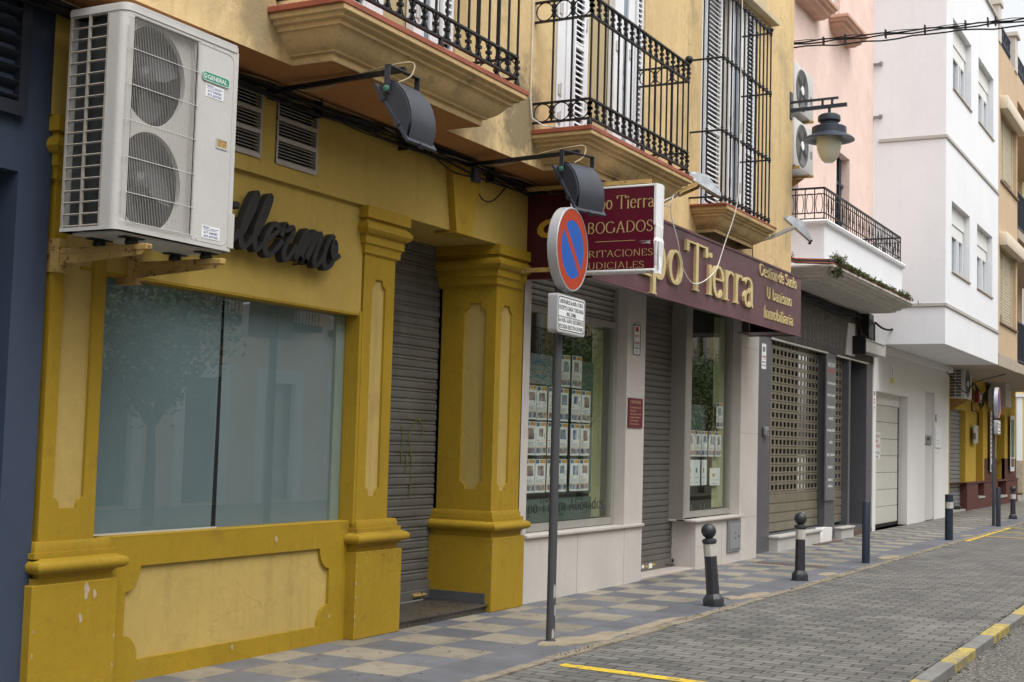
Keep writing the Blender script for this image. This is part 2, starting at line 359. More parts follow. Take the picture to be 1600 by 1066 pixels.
MT['letter'] = M('black_wood_letter', (.012,.012,.013), .62, .25, 10, .1, 70, stain=[((.05,.032,.02), 6, .58, .75, .5)])
MT['whit_s'] = M('white_doorstep', (.43,.42,.395), .5, .08, 3, streak=.2)
MT['weed'] = M('weed_leaf', (.05,.065,.012), .9, .3, 20)
MT['twig'] = M('dry_twig', (.10,.075,.045), .85, .3, 20)
MT['leaf'] = M('tree_leaf', (.045,.11,.018), .5, .35, 6)
MT['bark'] = M('tree_bark', (.11,.09,.07), .9, .2, 8, .4, 30)
MT['orange'] = M('orange_print', (.50,.27,.06), .6, 0)
MT['pblue'] = M('blue_square_print', (.04,.12,.22), .6, 0)
MT['yline'] = M('worn_yellow_paint', (.58,.40,.015), .7, .2, 6, .3, 80, stain=[((.14,.13,.12), 14, .52, .62, .9), ((.16,.15,.12), 45, .54, .62, .85)])
MT['wline'] = M('worn_white_paint', (.6,.6,.58), .7, .15, 6)

def photo_mat(name, seed):
    m = bpy.data.materials.new(name); m.use_nodes = True; n = m.node_tree; L = n.links; b = n.nodes['Principled BSDF']; b.inputs['Roughness'].default_value = .4
    tc = n.nodes.new('ShaderNodeTexCoord'); mp = n.nodes.new('ShaderNodeMapping'); mp.inputs['Location'].default_value = (seed*3.1, seed, seed*2.3)
    mp.inputs['Scale'].default_value = (16, 16, 9)
    t = n.nodes.new('ShaderNodeTexNoise'); t.inputs['Scale'].default_value = 1; t.inputs['Detail'].default_value = 3
    c = n.nodes.new('ShaderNodeValToRGB'); e = c.color_ramp.elements
    pal = [((.04,.06,.10),(.42,.30,.24)), ((.04,.10,.28),(.42,.44,.48)), ((.07,.07,.06),(.34,.42,.52)), ((.12,.05,.09),(.46,.42,.38))][seed % 4]
    e[0].position = .38; e[0].color = (*pal[0], 1); e[1].position = .62; e[1].color = (*pal[1], 1)
    L.new(tc.outputs['Object'], mp.inputs[0]); L.new(mp.outputs[0], t.inputs[0]); L.new(t.outputs[0], c.inputs[0]); L.new(c.outputs[0], b.inputs['Base Color'])
    return m
PH = [photo_mat('flat_photo_print', i) for i in range(4)]

def node_math(n, L, op, a, b=None):
    m = n.nodes.new('ShaderNodeMath'); m.operation = op
    for i, v in enumerate((a, b)):
        if v is None: continue
        if isinstance(v, (int, float)): m.inputs[i].default_value = v
        else: L.new(v, m.inputs[i])
    return m.outputs[0]

def checker_mat():
    m = bpy.data.materials.new('checker_paving'); m.use_nodes = True; n = m.node_tree; L = n.links; b = n.nodes['Principled BSDF']
    tc = n.nodes.new('ShaderNodeTexCoord'); sx = n.nodes.new('ShaderNodeSeparateXYZ'); L.new(tc.outputs['Object'], sx.inputs[0])
    mt = lambda op, a, b_=None: node_math(n, L, op, a, b_)
    u = mt('DIVIDE', mt('SUBTRACT', sx.outputs[0], 9.60), .449); v = mt('DIVIDE', mt('SUBTRACT', sx.outputs[1], 4.975), .495)
    fu, fv = mt('FLOOR', u), mt('FLOOR', v)
    par = mt('FLOORED_MODULO', mt('ADD', fu, fv), 2)
    field = mt('GREATER_THAN', v, 0)
    beige = mt('MULTIPLY', mt('SUBTRACT', 1, par), field)
    cu, cv = mt('FRACT', u), mt('FRACT', v)
    du = mt('MINIMUM', cu, mt('SUBTRACT', 1, cu)); dv = mt('MINIMUM', cv, mt('SUBTRACT', 1, cv))
    nj = n.nodes.new('ShaderNodeTexNoise'); nj.inputs['Scale'].default_value = 14; nj.inputs['Detail'].default_value = 4; L.new(tc.outputs['Object'], nj.inputs[0])
    joint = mt('LESS_THAN', mt('MINIMUM', du, dv), mt('ADD', .006, mt('MULTIPLY', mt('MAXIMUM', mt('SUBTRACT', nj.outputs[0], .48), 0), .09)))
    cb = n.nodes.new('ShaderNodeCombineXYZ'); L.new(fu, cb.inputs[0]); L.new(fv, cb.inputs[1])
    wn = n.nodes.new('ShaderNodeTexWhiteNoise'); wn.noise_dimensions = '2D'; L.new(cb.outputs[0], wn.inputs[0])
    mix = n.nodes.new('ShaderNodeMix'); mix.data_type = 'RGBA'; L.new(beige, mix.inputs[0]); mix.inputs[6].default_value = (.104,.109,.124,1); mix.inputs[7].default_value = (.220,.198,.155,1)
    ns = n.nodes.new('ShaderNodeTexNoise'); ns.inputs['Scale'].default_value = 2.2; ns.inputs['Detail'].default_value = 7; ns.inputs['Roughness'].default_value = .7; L.new(tc.outputs['Object'], ns.inputs[0])
    nf = n.nodes.new('ShaderNodeTexNoise'); nf.inputs['Scale'].default_value = 90; nf.inputs['Detail'].default_value = 3; L.new(tc.outputs['Object'], nf.inputs[0])
    k = mt('ADD', mt('MULTIPLY', wn.outputs[0], .36), mt('ADD', mt('MULTIPLY', ns.outputs[0], 1.15), mt('MULTIPLY', nf.outputs[0], .7)))
    k = mt('SUBTRACT', k, .10)
    sc = n.nodes.new('ShaderNodeVectorMath'); sc.operation = 'SCALE'; L.new(mix.outputs[2], sc.inputs[0]); L.new(k, sc.inputs['Scale'])
    m2 = n.nodes.new('ShaderNodeMix'); m2.data_type = 'RGBA'; L.new(mt('MULTIPLY', joint, .8), m2.inputs[0]); L.new(sc.outputs[0], m2.inputs[6]); m2.inputs[7].default_value = (.10,.092,.08,1)
    # spots of dirt and gum
    n3 = n.nodes.new('ShaderNodeTexNoise'); n3.inputs['Scale'].default_value = 7; n3.inputs['Detail'].default_value = 5; L.new(tc.outputs['Object'], n3.inputs[0])
    r = n.nodes.new('ShaderNodeMapRange'); r.inputs[1].default_value = .54; r.inputs[2].default_value = .70; r.inputs[4].default_value = .55; L.new(n3.outputs[0], r.inputs[0])
    m3 = n.nodes.new('ShaderNodeMix'); m3.data_type = 'RGBA'; L.new(r.outputs[0], m3.inputs[0]); L.new(m2.outputs[2], m3.inputs[6]); m3.inputs[7].default_value = (.09,.085,.075,1)
    L.new(m3.outputs[2], b.inputs['Base Color']); b.inputs['Roughness'].default_value = .62
    bp = n.nodes.new('ShaderNodeBump'); bp.inputs['Strength'].default_value = .35; bp.inputs['Distance'].default_value = .006
    h = mt('SUBTRACT', mt('ADD', mt('MULTIPLY', nf.outputs[0], .25), mt('MULTIPLY', wn.outputs[0], .4)), joint); L.new(h, bp.inputs['Height']); L.new(bp.outputs[0], b.inputs['Normal'])
    return m

def paver_mat():
    m = bpy.data.materials.new('block_paving'); m.use_nodes = True; n = m.node_tree; L = n.links; b = n.nodes['Principled BSDF']
    tc = n.nodes.new('ShaderNodeTexCoord'); sx = n.nodes.new('ShaderNodeSeparateXYZ'); cb = n.nodes.new('ShaderNodeCombineXYZ')
    nw = n.nodes.new('ShaderNodeTexNoise'); nw.inputs['Scale'].default_value = 1.3; L.new(tc.outputs['Object'], nw.inputs[0])
    va = n.nodes.new('ShaderNodeVectorMath'); va.operation = 'MULTIPLY_ADD'; L.new(nw.outputs[1], va.inputs[0]); va.inputs[1].default_value = (.05, .05, 0); L.new(tc.outputs['Object'], va.inputs[2])
    L.new(va.outputs[0], sx.inputs[0]); L.new(sx.outputs[1], cb.inputs[0]); L.new(sx.outputs[0], cb.inputs[1])
    br = n.nodes.new('ShaderNodeTexBrick'); L.new(cb.outputs[0], br.inputs[0])
    br.inputs['Scale'].default_value = 1; br.inputs['Brick Width'].default_value = .235; br.inputs['Row Height'].default_value = .118; br.inputs['Mortar Size'].default_value = .008; br.inputs['Mortar Smooth'].default_value = .25
    br.inputs['Color1'].default_value = (.105,.102,.095,1); br.inputs['Color2'].default_value = (.19,.184,.170,1); br.inputs['Mortar'].default_value = (.022,.021,.018,1); br.inputs['Bias'].default_value = -.1
    ns = n.nodes.new('ShaderNodeTexNoise'); ns.inputs['Scale'].default_value = 1.1; ns.inputs['Detail'].default_value = 7; ns.inputs['Roughness'].default_value = .7; L.new(tc.outputs['Object'], ns.inputs[0])
    nf = n.nodes.new('ShaderNodeTexNoise'); nf.inputs['Scale'].default_value = 110; nf.inputs['Detail'].default_value = 2; L.new(tc.outputs['Object'], nf.inputs[0])
    mt = lambda op, a, b_=None: node_math(n, L, op, a, b_)
    k = mt('ADD', mt('ADD', mt('MULTIPLY', ns.outputs[0], 1.35), mt('MULTIPLY', nf.outputs[0], .9)), -.29)
    sc = n.nodes.new('ShaderNodeVectorMath'); sc.operation = 'SCALE'; L.new(br.outputs[0], sc.inputs[0]); L.new(k, sc.inputs['Scale'])
    L.new(sc.outputs[0], b.inputs['Base Color']); b.inputs['Roughness'].default_value = .72
    bp = n.nodes.new('ShaderNodeBump'); bp.inputs['Strength'].default_value = .6; bp.inputs['Distance'].default_value = .008
    L.new(mt('SUBTRACT', mt('MULTIPLY', nf.outputs[0], .3), br.outputs['Fac']), bp.inputs['Height']); L.new(bp.outputs[0], b.inputs['Normal'])
    return m
MT['check'] = checker_mat(); MT['pave'] = paver_mat()
MT['asph'] = M('asphalt', (.125,.12,.108), .85, .3, 1.1, 1.0, 60, stain=[((.36,.34,.30), 38, .50, .58, .85), ((.02,.02,.018), 31, .51, .60, .85)], bd=.03)
MT['kerb'] = M('granite_kerb', (.17,.168,.16), .75, .2, 5, .3, 80, stain=[((.07,.08,.03), 5, .6, .75, .6)])
MT['kerby'] = M('yellow_kerb_paint', (.42,.32,.07), .7, .2, 7, .3, 80, stain=[((.17,.16,.13), 6, .48, .60, .85), ((.2,.19,.15), 30, .5, .62, .8)])
MT['mortar'] = M('mossy_mortar', (.20,.17,.13), .9, .25, 7, .6, 50, stain=[((.10,.11,.02), 2.6, .56, .70, .85), ((.05,.05,.04), 6, .6, .7, .6)])
MT['mortar2'] = M('mortar_patch', (.25,.21,.15), .9, .18, 5, .5, 50)

# ------------------------------------------------------------------ lettering
XF = Vector((1,0,0)); ZF = Vector((0,0,1)); YM = Vector((0,-1,0))
def sans(mb, text, O, U, V, h, width=None, depth=.002, bold=0.0, align='LEFT', shear=0):
    """plain lettering with the built-in font, laid in plane O,U,V (h = cap height)"""
    c = bpy.data.curves.new('t', 'FONT'); c.body = text; c.size = 1; c.offset = bold; c.extrude = .5; c.resolution_u = 3; c.shear = shear; c.align_x = align
    o = bpy.data.objects.new('t', c); COL.objects.link(o)
    bpy.context.view_layer.update()
    me = bpy.data.meshes.new_from_object(o.evaluated_get(bpy.context.evaluated_depsgraph_get()))
    bpy.data.objects.remove(o); bpy.data.curves.remove(c)
    xs = [v.co.x for v in me.vertices]
    if not xs: return
    k = h/.72; w = (max(xs)-min(xs))*k; sx = k*(width/w if width else 1)
    x0 = min(xs) if align == 'LEFT' else (min(xs)+max(xs))/2
    O = Vector(O); U = Vector(U); V = Vector(V); N = U.cross(V)
    vs = [mb.bm.verts.new(O+U*((v.co.x-x0)*sx)+V*(v.co.y*k)+N*((v.co.z+.5)*depth)) for v in me.vertices]
    for p in me.polygons:
        try: f = mb.bm.faces.new([vs[i] for i in p.vertices]); f.material_index = mb.mi
        except ValueError: pass
    bpy.data.meshes.remove(me)

def smooth(P, k=4):
    out = []
    for i in range(len(P)-1):
        p0 = P[max(i-1, 0)]; p1 = P[i]; p2 = P[i+1]; p3 = P[min(i+2, len(P)-1)]
        for j in range(k):
            t = j/k; out.append(tuple(.5*((2*p1[d])+(-p0[d]+p2[d])*t+(2*p0[d]-5*p1[d]+4*p2[d]-p3[d])*t*t+(-p0[d]+3*p1[d]-3*p2[d]+p3[d])*t**3) for d in range(len(p1))))
    out.append(P[-1]); return out
def arc(cx, cy, rx, ry, a0, a1, n=12):
    return [(cx+rx*cos(radians(a0+(a1-a0)*i/n)), cy+ry*sin(radians(a0+(a1-a0)*i/n))) for i in range(n+1)]
def _v(x, a, b): return ('v', x, a, b)
G_ = {
 'I': (.34, [_v(.17,0,1)], [(.17,0),(.17,1)]),
 'T': (.86, [_v(.43,0,1), [(.06,.97),(.80,.97)], [(.06,.99),(.05,.76)], [(.80,.99),(.81,.76)]], [(.43,0)]),
 'i': (.34, [_v(.17,0,.64), [(.17,.80),(.17,.90)]], [(.17,0)]),
 'l': (.34, [_v(.17,0,1)], [(.17,0)]),
 'n': (.66, [_v(.14,0,.66), arc(.33,.46,.18,.19,150,0,8)+[(.51,0)]], [(.14,0),(.51,0)]),
 'm': (1.0, [_v(.14,0,.66), arc(.32,.46,.17,.19,150,0,8)+[(.49,0)], arc(.67,.46,.17,.19,150,0,8)+[(.84,0)]], [(.14,0),(.49,0),(.84,0)]),
 'r': (.50, [_v(.15,0,.66), arc(.33,.44,.17,.20,160,50,6)], [(.15,0)]),
 'u': (.66, [[(.14,.66)]+arc(.32,.20,.18,.19,180,330,8), _v(.50,0,.66)], [(.54,0)]),
 'o': (.62, [arc(.31,.33,.22,.33,0,360,22)], []),
 'e': (.58, [arc(.30,.33,.22,.33,10,325,18), [(.09,.38),(.52,.38)]], []),
 'a': (.60, [arc(.26,.17,.16,.17,60,330,12), arc(.26,.46,.19,.19,160,0,8)+[(.45,.06),(.53,.01)], [(.30,.36),(.44,.42)]], []),
 'g': (.60, [arc(.27,.40,.18,.24,0,360,16), [(.46,.62),(.46,-.10)]+arc(.28,-.12,.18,.16,0,-150,8)], []),
 's': (.50, [[(.42,.52)]+arc(.25,.50,.15,.15,30,200,8)+[(.14,.40),(.36,.27)]+arc(.25,.15,.16,.15,30,-160,9)], []),
 't': (.42, [[(.19,.88),(.19,.14)]+arc(.30,.12,.11,.12,190,300,5), [(.04,.66),(.36,.66)]], []),
 'd': (.66, [arc(.28,.33,.20,.33,20,340,18), _v(.50,0,1)], [(.54,0)]),
 'b': (.66, [arc(.36,.33,.20,.33,-160,160,18), _v(.14,0,1)], []),
 'p': (.66, [arc(.36,.33,.20,.33,-160,160,18), _v(.14,-.32,.66)], [(.14,-.32)]),
 'G': (.92, [arc(.46,.5,.38,.5,45,345,22), _v(.80,.12,.42)], [(.78,.44)]),
 'S': (.62, [[(.52,.80)]+arc(.32,.76,.20,.23,30,200,9)+[(.16,.60),(.48,.40)]+arc(.31,.24,.22,.24,30,-165,10)], []),
 'U': (.84, [[(.16,1)]+arc(.42,.28,.26,.28,180,360,12)+[(.68,1)]], [(.16,1),(.68,1)]),
 'A': (.86, [[(.12,0),(.43,1)], [(.43,1),(.74,0)], [(.22,.34),(.64,.34)]], [(.12,0),(.74,0)]),
 'B': (.74, [_v(.16,0,1), arc(.34,.76,.22,.23,90,-90,9), arc(.34,.265,.27,.265,90,-90,9), [(.16,.98),(.36,.98)], [(.16,.52),(.36,.52)], [(.16,.02),(.36,.02)]], []),
 'O': (.90, [arc(.45,.5,.37,.5,0,360,26)], []),
 'D': (.88, [_v(.16,0,1), arc(.34,.5,.43,.49,90,-90,14), [(.16,.99),(.34,.99)], [(.16,.01),(.34,.01)]], []),
 'R': (.82, [_v(.16,0,1), arc(.36,.74,.22,.25,90,-90,9), [(.16,.98),(.38,.98)], [(.16,.49),(.38,.49)], [(.36,.49),(.74,.0)]], [(.16,0)]),
 'C': (.82, [arc(.46,.5,.38,.5,45,315,20)], []),
 'N': (.88, [[(.16,0),(.16,1)], [(.16,1),(.72,0)], [(.72,0),(.72,1)]], [(.16,0),(.72,1)]),
 'E': (.70, [_v(.16,0,1), [(.16,.98),(.60,.98)], [(.16,.5),(.50,.5)], [(.16,.02),(.62,.02)], [(.60,.99),(.60,.82)], [(.62,.01),(.62,.2)]], []),
 'J': (.48, [[(.30,1),(.30,.2)]+arc(.17,.17,.13,.17,0,-150,6)], [(.30,1)]),
 'P': (.70, [_v(.16,0,1), arc(.36,.74,.24,.25,90,-90,9), [(.16,.98),(.38,.98)], [(.16,.49),(.38,.49)]], [(.16,0)]),
 'L': (.70, [_v(.16,0,1), [(.16,.02),(.62,.02)], [(.62,.01),(.62,.22)]], [(.16,1)]),
 ' ': (.36, [], []),
}
def ribbon(mb, pts, O, U, V, hw, depth, lift=0):
    """flat pen stroke with thickness: hw(direction) gives the half width"""
    O, U, V = Vector(O), Vector(U), Vector(V); N = U.cross(V); m = len(pts); Lp, Rp = [], []
    closed = m > 3 and (abs(pts[0][0]-pts[-1][0])+abs(pts[0][1]-pts[-1][1])) < 1e-5
    for i in range(m):
        if closed: a, b = pts[i-1 if i > 0 else m-2], pts[i+1 if i < m-1 else 1]
        else: a, b = pts[max(i-1, 0)], pts[min(i+1, m-1)]
        dx, dy = b[0]-a[0], b[1]-a[1]; l = math.hypot(dx, dy) or 1; dx /= l; dy /= l; w = hw(dx, dy)
        Lp.append((pts[i][0]-dy*w, pts[i][1]+dx*w)); Rp.append((pts[i][0]+dy*w, pts[i][1]-dx*w))
    P = lambda q, d: mb.bm.verts.new(O+U*q[0]+V*q[1]+N*d)
    fl = [P(q, depth+lift) for q in Lp]; fr = [P(q, depth+lift) for q in Rp]; bl = [P(q, 0) for q in Lp]; br = [P(q, 0) for q in Rp]
    def F(*v):
        try: f = mb.bm.faces.new(v); f.material_index = mb.mi
        except ValueError: pass
    for i in range(m-1):
        F(fl[i], fr[i], fr[i+1], fl[i+1]); F(fl[i], fl[i+1], bl[i+1], bl[i]); F(fr[i+1], fr[i], br[i], br[i+1])
    if not closed: F(fl[0], bl[0], br[0], fr[0]); F(fl[-1], fr[-1], br[-1], bl[-1])
def serif(mb, text, O, U, V, h, width=None, depth=.01, thick=.075, thin=.028, ser=.10):
    """roman lettering drawn with a broad pen (cap height h), squeezed to the given width"""
    tot = sum(G_[c][0] for c in text); sx = (width/(tot*h)) if width else 1
    O = Vector(O); x = 0; cnt = 0
    for ch in text:
        adv, strokes, sers = G_[ch]
        for st in strokes:
            if isinstance(st, tuple): st = [(st[1], st[2]), (st[1], st[3])]
            pts = [((x+p[0])*h*sx, p[1]*h) for p in st]
            if ch == 'i' and st[0][1] == .80: k = 1.25
            else: k = 1
            q = math.sqrt(max(.45, min(1, sx)))
            cnt += 1
            ribbon(mb, pts, O, U, V, lambda dx, dy: h*k*q*(thin+(thick-thin)*abs(dy)), depth, lift=.0004*(cnt % 5))
        for s_ in sers:
            pts = [((x+s_[0]-ser/sx**.5)*h*sx, s_[1]*h), ((x+s_[0]+ser/sx**.5)*h*sx, s_[1]*h)]
            cnt += 1
            ribbon(mb, pts, O, U, V, lambda dx, dy: h*thin*.8, depth, lift=.0004*(cnt % 5)+.0002)
        x += adv

def words_as_parts(name, text, O, U, V, h, width, mat, parent, **kw):
    tot = sum(G_[c][0] for c in text); k = width/tot; O = Vector(O); x = 0
    for w in text.split(' '):
        a = sum(G_[c][0] for c in w); b = MB(); serif(b, w, O+Vector(U)*x*k, U, V, h, a*k, **kw); put(name, b, mat, parent); x += a+G_[' '][0]

# ================================================================== THE SETTING
# asphalt, block paving, pavement, kerb
b = MB(); b.box(-300, 400, -300, 300, -.4, -.06); struct('asphalt_road', b, MT['asph'])
b = MB(); b.box(-20, 57, 2.032, 4.47, -.3, -.008); struct('parking_strip_paving', b, MT['pave'])
b = MB(); b.box(-20, 57, 4.53, 7.6, -.3, 0); struct('pavement', b, MT['check'])
b = MB()
b.mi = 0
x = -20
while x < 57:       # mortar joint between the pavement and the block paving, a little uneven
    L = random.uniform(.18, .4); b.box(x, x+L, 4.46-random.uniform(0, .035), 4.54+random.uniform(-.01, .02), -.2, .003+random.uniform(-.002, .003)); x += L
struct('mortar_joint', b, MT['mortar'])
b = MB()
for (px_, py_, w_, d_) in ((9.95, 4.80, .34, .13), (10.35, 4.66, .42, .12), (14.3, 4.62, .40, .10), (13.95, 4.70, .18, .12), (20.9, 4.66, .5, .12), (11.3, 4.60, .8, .07), (17.45, 4.66, .3, .1), (27.6, 4.66, .3, .1)):
    pts = [(px_+w_*(1+random.uniform(-.22, .22))*cos(a), py_+d_*(1+random.uniform(-.25, .25))*sin(a)) for a in [i*2*pi/14 for i in range(14)]]
    b.plate(pts, [], (0, 0, .003+.0017*(int(px_*100) % 4)), (1,0,0), (0,1,0), .02)
struct('pavement_patch', b, MT['mortar2'])
b = MB(); x = -14.3; k = 0        # kerb stones, some painted yellow
ks = [9.87, 10.93, 11.83, 12.65, 13.58, 14.5, 15.4]
b = MB(); by = MB()
x = 9.87-.92*26; i = 0
while x < 56:
    L = .92; t = by if i % 2 == 1 else b
    t.box(x+.006, x+L-.006, 1.905+random.uniform(-.004, .004), 2.03, -.3, .012+random.uniform(-.003, .003), .008)
    x += L; i += 1
struct('kerb', b, MT['kerb']); struct('kerb_yellow_marking', by, MT['kerby'])
b = MB(); x = 5
while x < 45:
    L = random.uniform(.05, .16); b.box(x, x+L, 2.026, 2.045+abs(random.gauss(0, .014)), -.1, -.0045); x += L
struct('kerb_joint', b, M('open_joint_dirt', (.022,.02,.016), .95, .3, 9, .5, 60))
b = MB()
b.face([(8.80, 3.0, -.004), (8.92, 3.0, -.004), (9.03, 4.33, -.004), (8.90, 4.33, -.004)])
for (x0, y0, x1, y1, w) in ((26.0, 4.40, 31.6, 4.43, .10), (27.6, 2.1, 27.9, 4.36, .12), (29.4, 2.1, 29.7, 4.36, .12), (31.4, 2.1, 31.6, 4.36, .12)):
    d = Vector((x1-x0, y1-y0, 0)).normalized(); nrm = Vector((-d.y, d.x, 0))*w/2
    a, c = Vector((x0, y0, -.004)), Vector((x1, y1, -.004)); b.face([a-nrm, c-nrm, c+nrm, a+nrm])
b.recalc = False
struct('yellow_road_marking', b, MT['yline'])
b = MB()
for i in range(7): b.box(60+i*.01, 63.5, 1.0+i*1.1, 1.55+i*1.1, -.06, -.055)
struct('pedestrian_crossing_marking', b, MT['wline'])
b = MB(); b.box(18.3, 18.62, 4.95, 5.95, -.05, .004, .003)
for i in range(14): b.box(18.33, 18.59, 4.99+i*.067, 5.01+i*.067, 0, .008)
tag(put('drain_cover', b, M('rusty_drain', (.10,.075,.06), .7, .2, 8, .2, 60)), 'narrow rusty drain cover let into the checkered pavement behind the second ball bollard', 'drain cover')
b = MB()        # far side: pavement opposite (behind the camera)
b.box(-30, 57, -7.5, -1.9, -.3, .06); struct('opposite_pavement', b, MT['kerb'])
b = MB()
for i in range(210):
    x = 7.5+random.random()**1.4*24; y = random.uniform(4.55, 6.1) if i % 3 else random.uniform(2.2, 4.4); r_ = random.uniform(.006, .018)
    z = .0009 if y > 4.5 else -.0068
    b.face([(x+r_*random.uniform(.7, 1.2)*cos(t), y+r_*random.uniform(.7, 1.2)*sin(t), z) for t in [k*pi/4 for k in range(8)]])
b.recalc = False
struct('chewing_gum_spots', b, M('trodden_gum', (.045,.043,.04), .8, .3, 9), 'stuff')
# moss and weeds in the joint
b = MB()
for i in range(900):
    x = 7.5+random.random()**1.6*26
    if sin(x*2.1)+sin(x*5.3+1) < .35: continue
    y = 4.50+random.gauss(0, .02); s_ = random.uniform(.006, .020); a = random.uniform(0, pi); tl = random.uniform(.2, 1)
    u = Vector((cos(a), sin(a), 0))*s_; v = Vector((-sin(a)*.3, cos(a)*.3, tl))*s_
    c = Vector((x, y, .004)); b.face([c-u*.5, c+u*.5, c+v])
for i in range(1400):
    x = 9.0+random.random()**1.3*16; y = 1.895-abs(random.gauss(0, .03)); s_ = random.uniform(.006, .018); a = random.uniform(0, pi)
    if sin(x*3.1)+sin(x*7.7) < -.3: continue
    u = Vector((cos(a), sin(a), 0))*s_; v = Vector((-sin(a)*.3, cos(a)*.3, random.uniform(.2, .8)))*s_; c = Vector((x, y, -.058)); b.face([c-u*.5, c+u*.5, c+v])
b.recalc = False
struct('moss_tufts', b, M('kerb_moss', (.10,.12,.015), .9, .3, 8), 'stuff')

# ================================================================== small makers shared by several buildings
def panel_loop(x0, x1, z0, z1, a, bq=None):
    """rectangle with scooped corners"""
    bq = bq or a; P = []
    def q(cx, cz, s0):
        return [(cx+a*cos(radians(s0-k*90/6)), cz+bq*sin(radians(s0-k*90/6))) for k in range(7)]
    P += q(x0, z0, 90)+q(x1, z0, 180)+q(x1, z1, 270)+q(x0, z1, 360)
    return P
def corrugated(mb, x0, x1, z0, z1, y, pitch=.1, dep=.018, prof=None):
    """roller-shutter curtain: one continuous rippled sheet"""
    prof = prof or [(0,0),(.06,-.2),(.12,-1),(.5,-1.15),(.84,-1),(.92,-.2),(.94,.15),(1,.15)]
    pts = []; z = z0
    while z < z1:
        for a, d in prof[:-1]: pts.append((y+d*dep, min(z+a*pitch, z1)))
        z += pitch
    nx = max(2, int((x1-x0)/.09)); cols = []
    for k in range(nx+1):      # slats are never quite straight
        x = x0+(x1-x0)*k/nx; cols.append([mb.bm.verts.new((x, p[0]+.0022*sin(x*2.3+int((p[1]-z0)/pitch)*1.9)+.0012*sin(x*7+int((p[1]-z0)/pitch)*4.1), p[1]+.0015*sin(x*1.7+int((p[1]-z0)/pitch)*2.7))) for p in pts])
    for A, B in zip(cols[:-1], cols[1:]):
        for i in range(len(pts)-1):
            f = mb.bm.faces.new([A[i], B[i], B[i+1], A[i+1]]); f.material_index = mb.mi
def louvre(mb, x0, x1, z0, z1, y, pitch=.045, fr=.035, mids=()):
    mb.box(x0, x0+fr, y-.02, y+.02, z0, z1, .003); mb.box(x1-fr, x1, y-.02, y+.02, z0, z1, .003)
    for a in (z0, z1-fr*1.4, *mids): mb.box(x0+fr, x1-fr, y-.018, y+.018, a, a+fr*1.4)
    z = z0+fr*1.5
    while z < z1-fr*1.5:
        if not any(a-.01 < z < a+fr*1.4 for a in mids):
            mb.obox(((x0+x1)/2, y, z+.01), (1,0,0), (0,.6,.8), (0,.8,-.6), (x1-x0)/2-fr, .017, .0035)
        z += pitch
def railing(name, parent, x0, x1, yw, yf, zr, spacing, sp_side, mat, oval=True, feet=0, foot_z=None, ball=False):
    """wrought-iron balcony railing: rails at the heights zr (low pair, high pair), bars, ovals between each pair"""
    b = MB(); corners = [(x0, yw), (x0, yf), (x1, yf), (x1, yw)]
    for z in zr:
        for (p, q) in zip(corners[:-1], corners[1:]): b.beam((*p, z), (*q, z), .030, .018)
    bars = []
    n = round((x1-x0)/spacing); bars += [((x0+(x1-x0)*i/n, yf), (1,0), (x1-x0)/n, i < n) for i in range(n+1)]
    m = max(1, round((yw-yf)/sp_side)); st = (yw-yf)/m
    for X in (x0, x1): bars += [((X, yf+st*i), (0,1), st, True) for i in range(0, m)]
    seen = set()
    for (p, d, st_, nxt) in bars:
        if p not in seen: b.beam((*p, zr[0]), (*p, zr[-1]), .015, .015); seen.add(p)
        if not nxt: continue
        for (za, zb) in ((zr[0], zr[1]), (zr[-2], zr[-1])):
            cz = (za+zb)/2; h = (zb-za)/2*.92; r = st_/2-.012
            cx, cy = p[0]+d[0]*st_/2, p[1]+d[1]*st_/2
            if oval:
                for sgn in (-1, 1):
                    pts = [(cx+d[0]*sgn*r*abs(cos(t)), cy+d[1]*sgn*r*abs(cos(t)), cz+h*sin(t)) for t in [radians(-84+i*16.8) for i in range(11)]]
                    b.tube(pts, .0065, 5)
        for (za, zb) in ((zr[0], zr[1]), (zr[-2], zr[-1])): [b.obox((p[0], p[1], (za+zb)/2+dz), (1,0,0), (0,1,0), (0,0,1), a_, a_, .012) for dz, a_ in ((0, .020), (-.05, .016), (.05, .016))]
    if foot_z is not None:
        for (X, Y) in ((x0, yf), (x1, yf), ((x0+x1)/2, yf)): b.lathe([(.008, foot_z), (.022, foot_z+.006), (.026, foot_z+.028), (.012, zr[0])], (X, Y, 0), 12)
    if ball: b.lathe([(.012, 0), (.02, .01)]+[(.045*sin(t), .055-.045*cos(t)) for t in [radians(25+i*15.5) for i in range(10)]]+[(0, .1)], (x1, yf, zr[-1]), 16)
    return put(name, b, mat, parent)
def corbel(parent, x0, x1, yw, yf, ztop, zbot, off, label=None):
    """moulded balcony underside: x0,x1,yf = foot of the moulding; it grows by off to the slab edge"""
    H = ztop-zbot
    prof = [(1.0, 1.0), (1.0, .87), (.985, .85), (.88, .84), (.86, .80), (.845, .755), (.70, .735), (.685, .63), (.60, .625), (.52, .52), (.43, .42), (.33, .335), (.22, .27), (.13, .235), (.12, .20), (.0, .195), (0, .02), (-.02, 0)]
    b = MB(); b.usweep(x0, x1, yw, yf, [(off*a, zbot+H*c) for a, c in prof], bottom=False)
    return put('balcony_slab', b, MT['corbel'], parent)

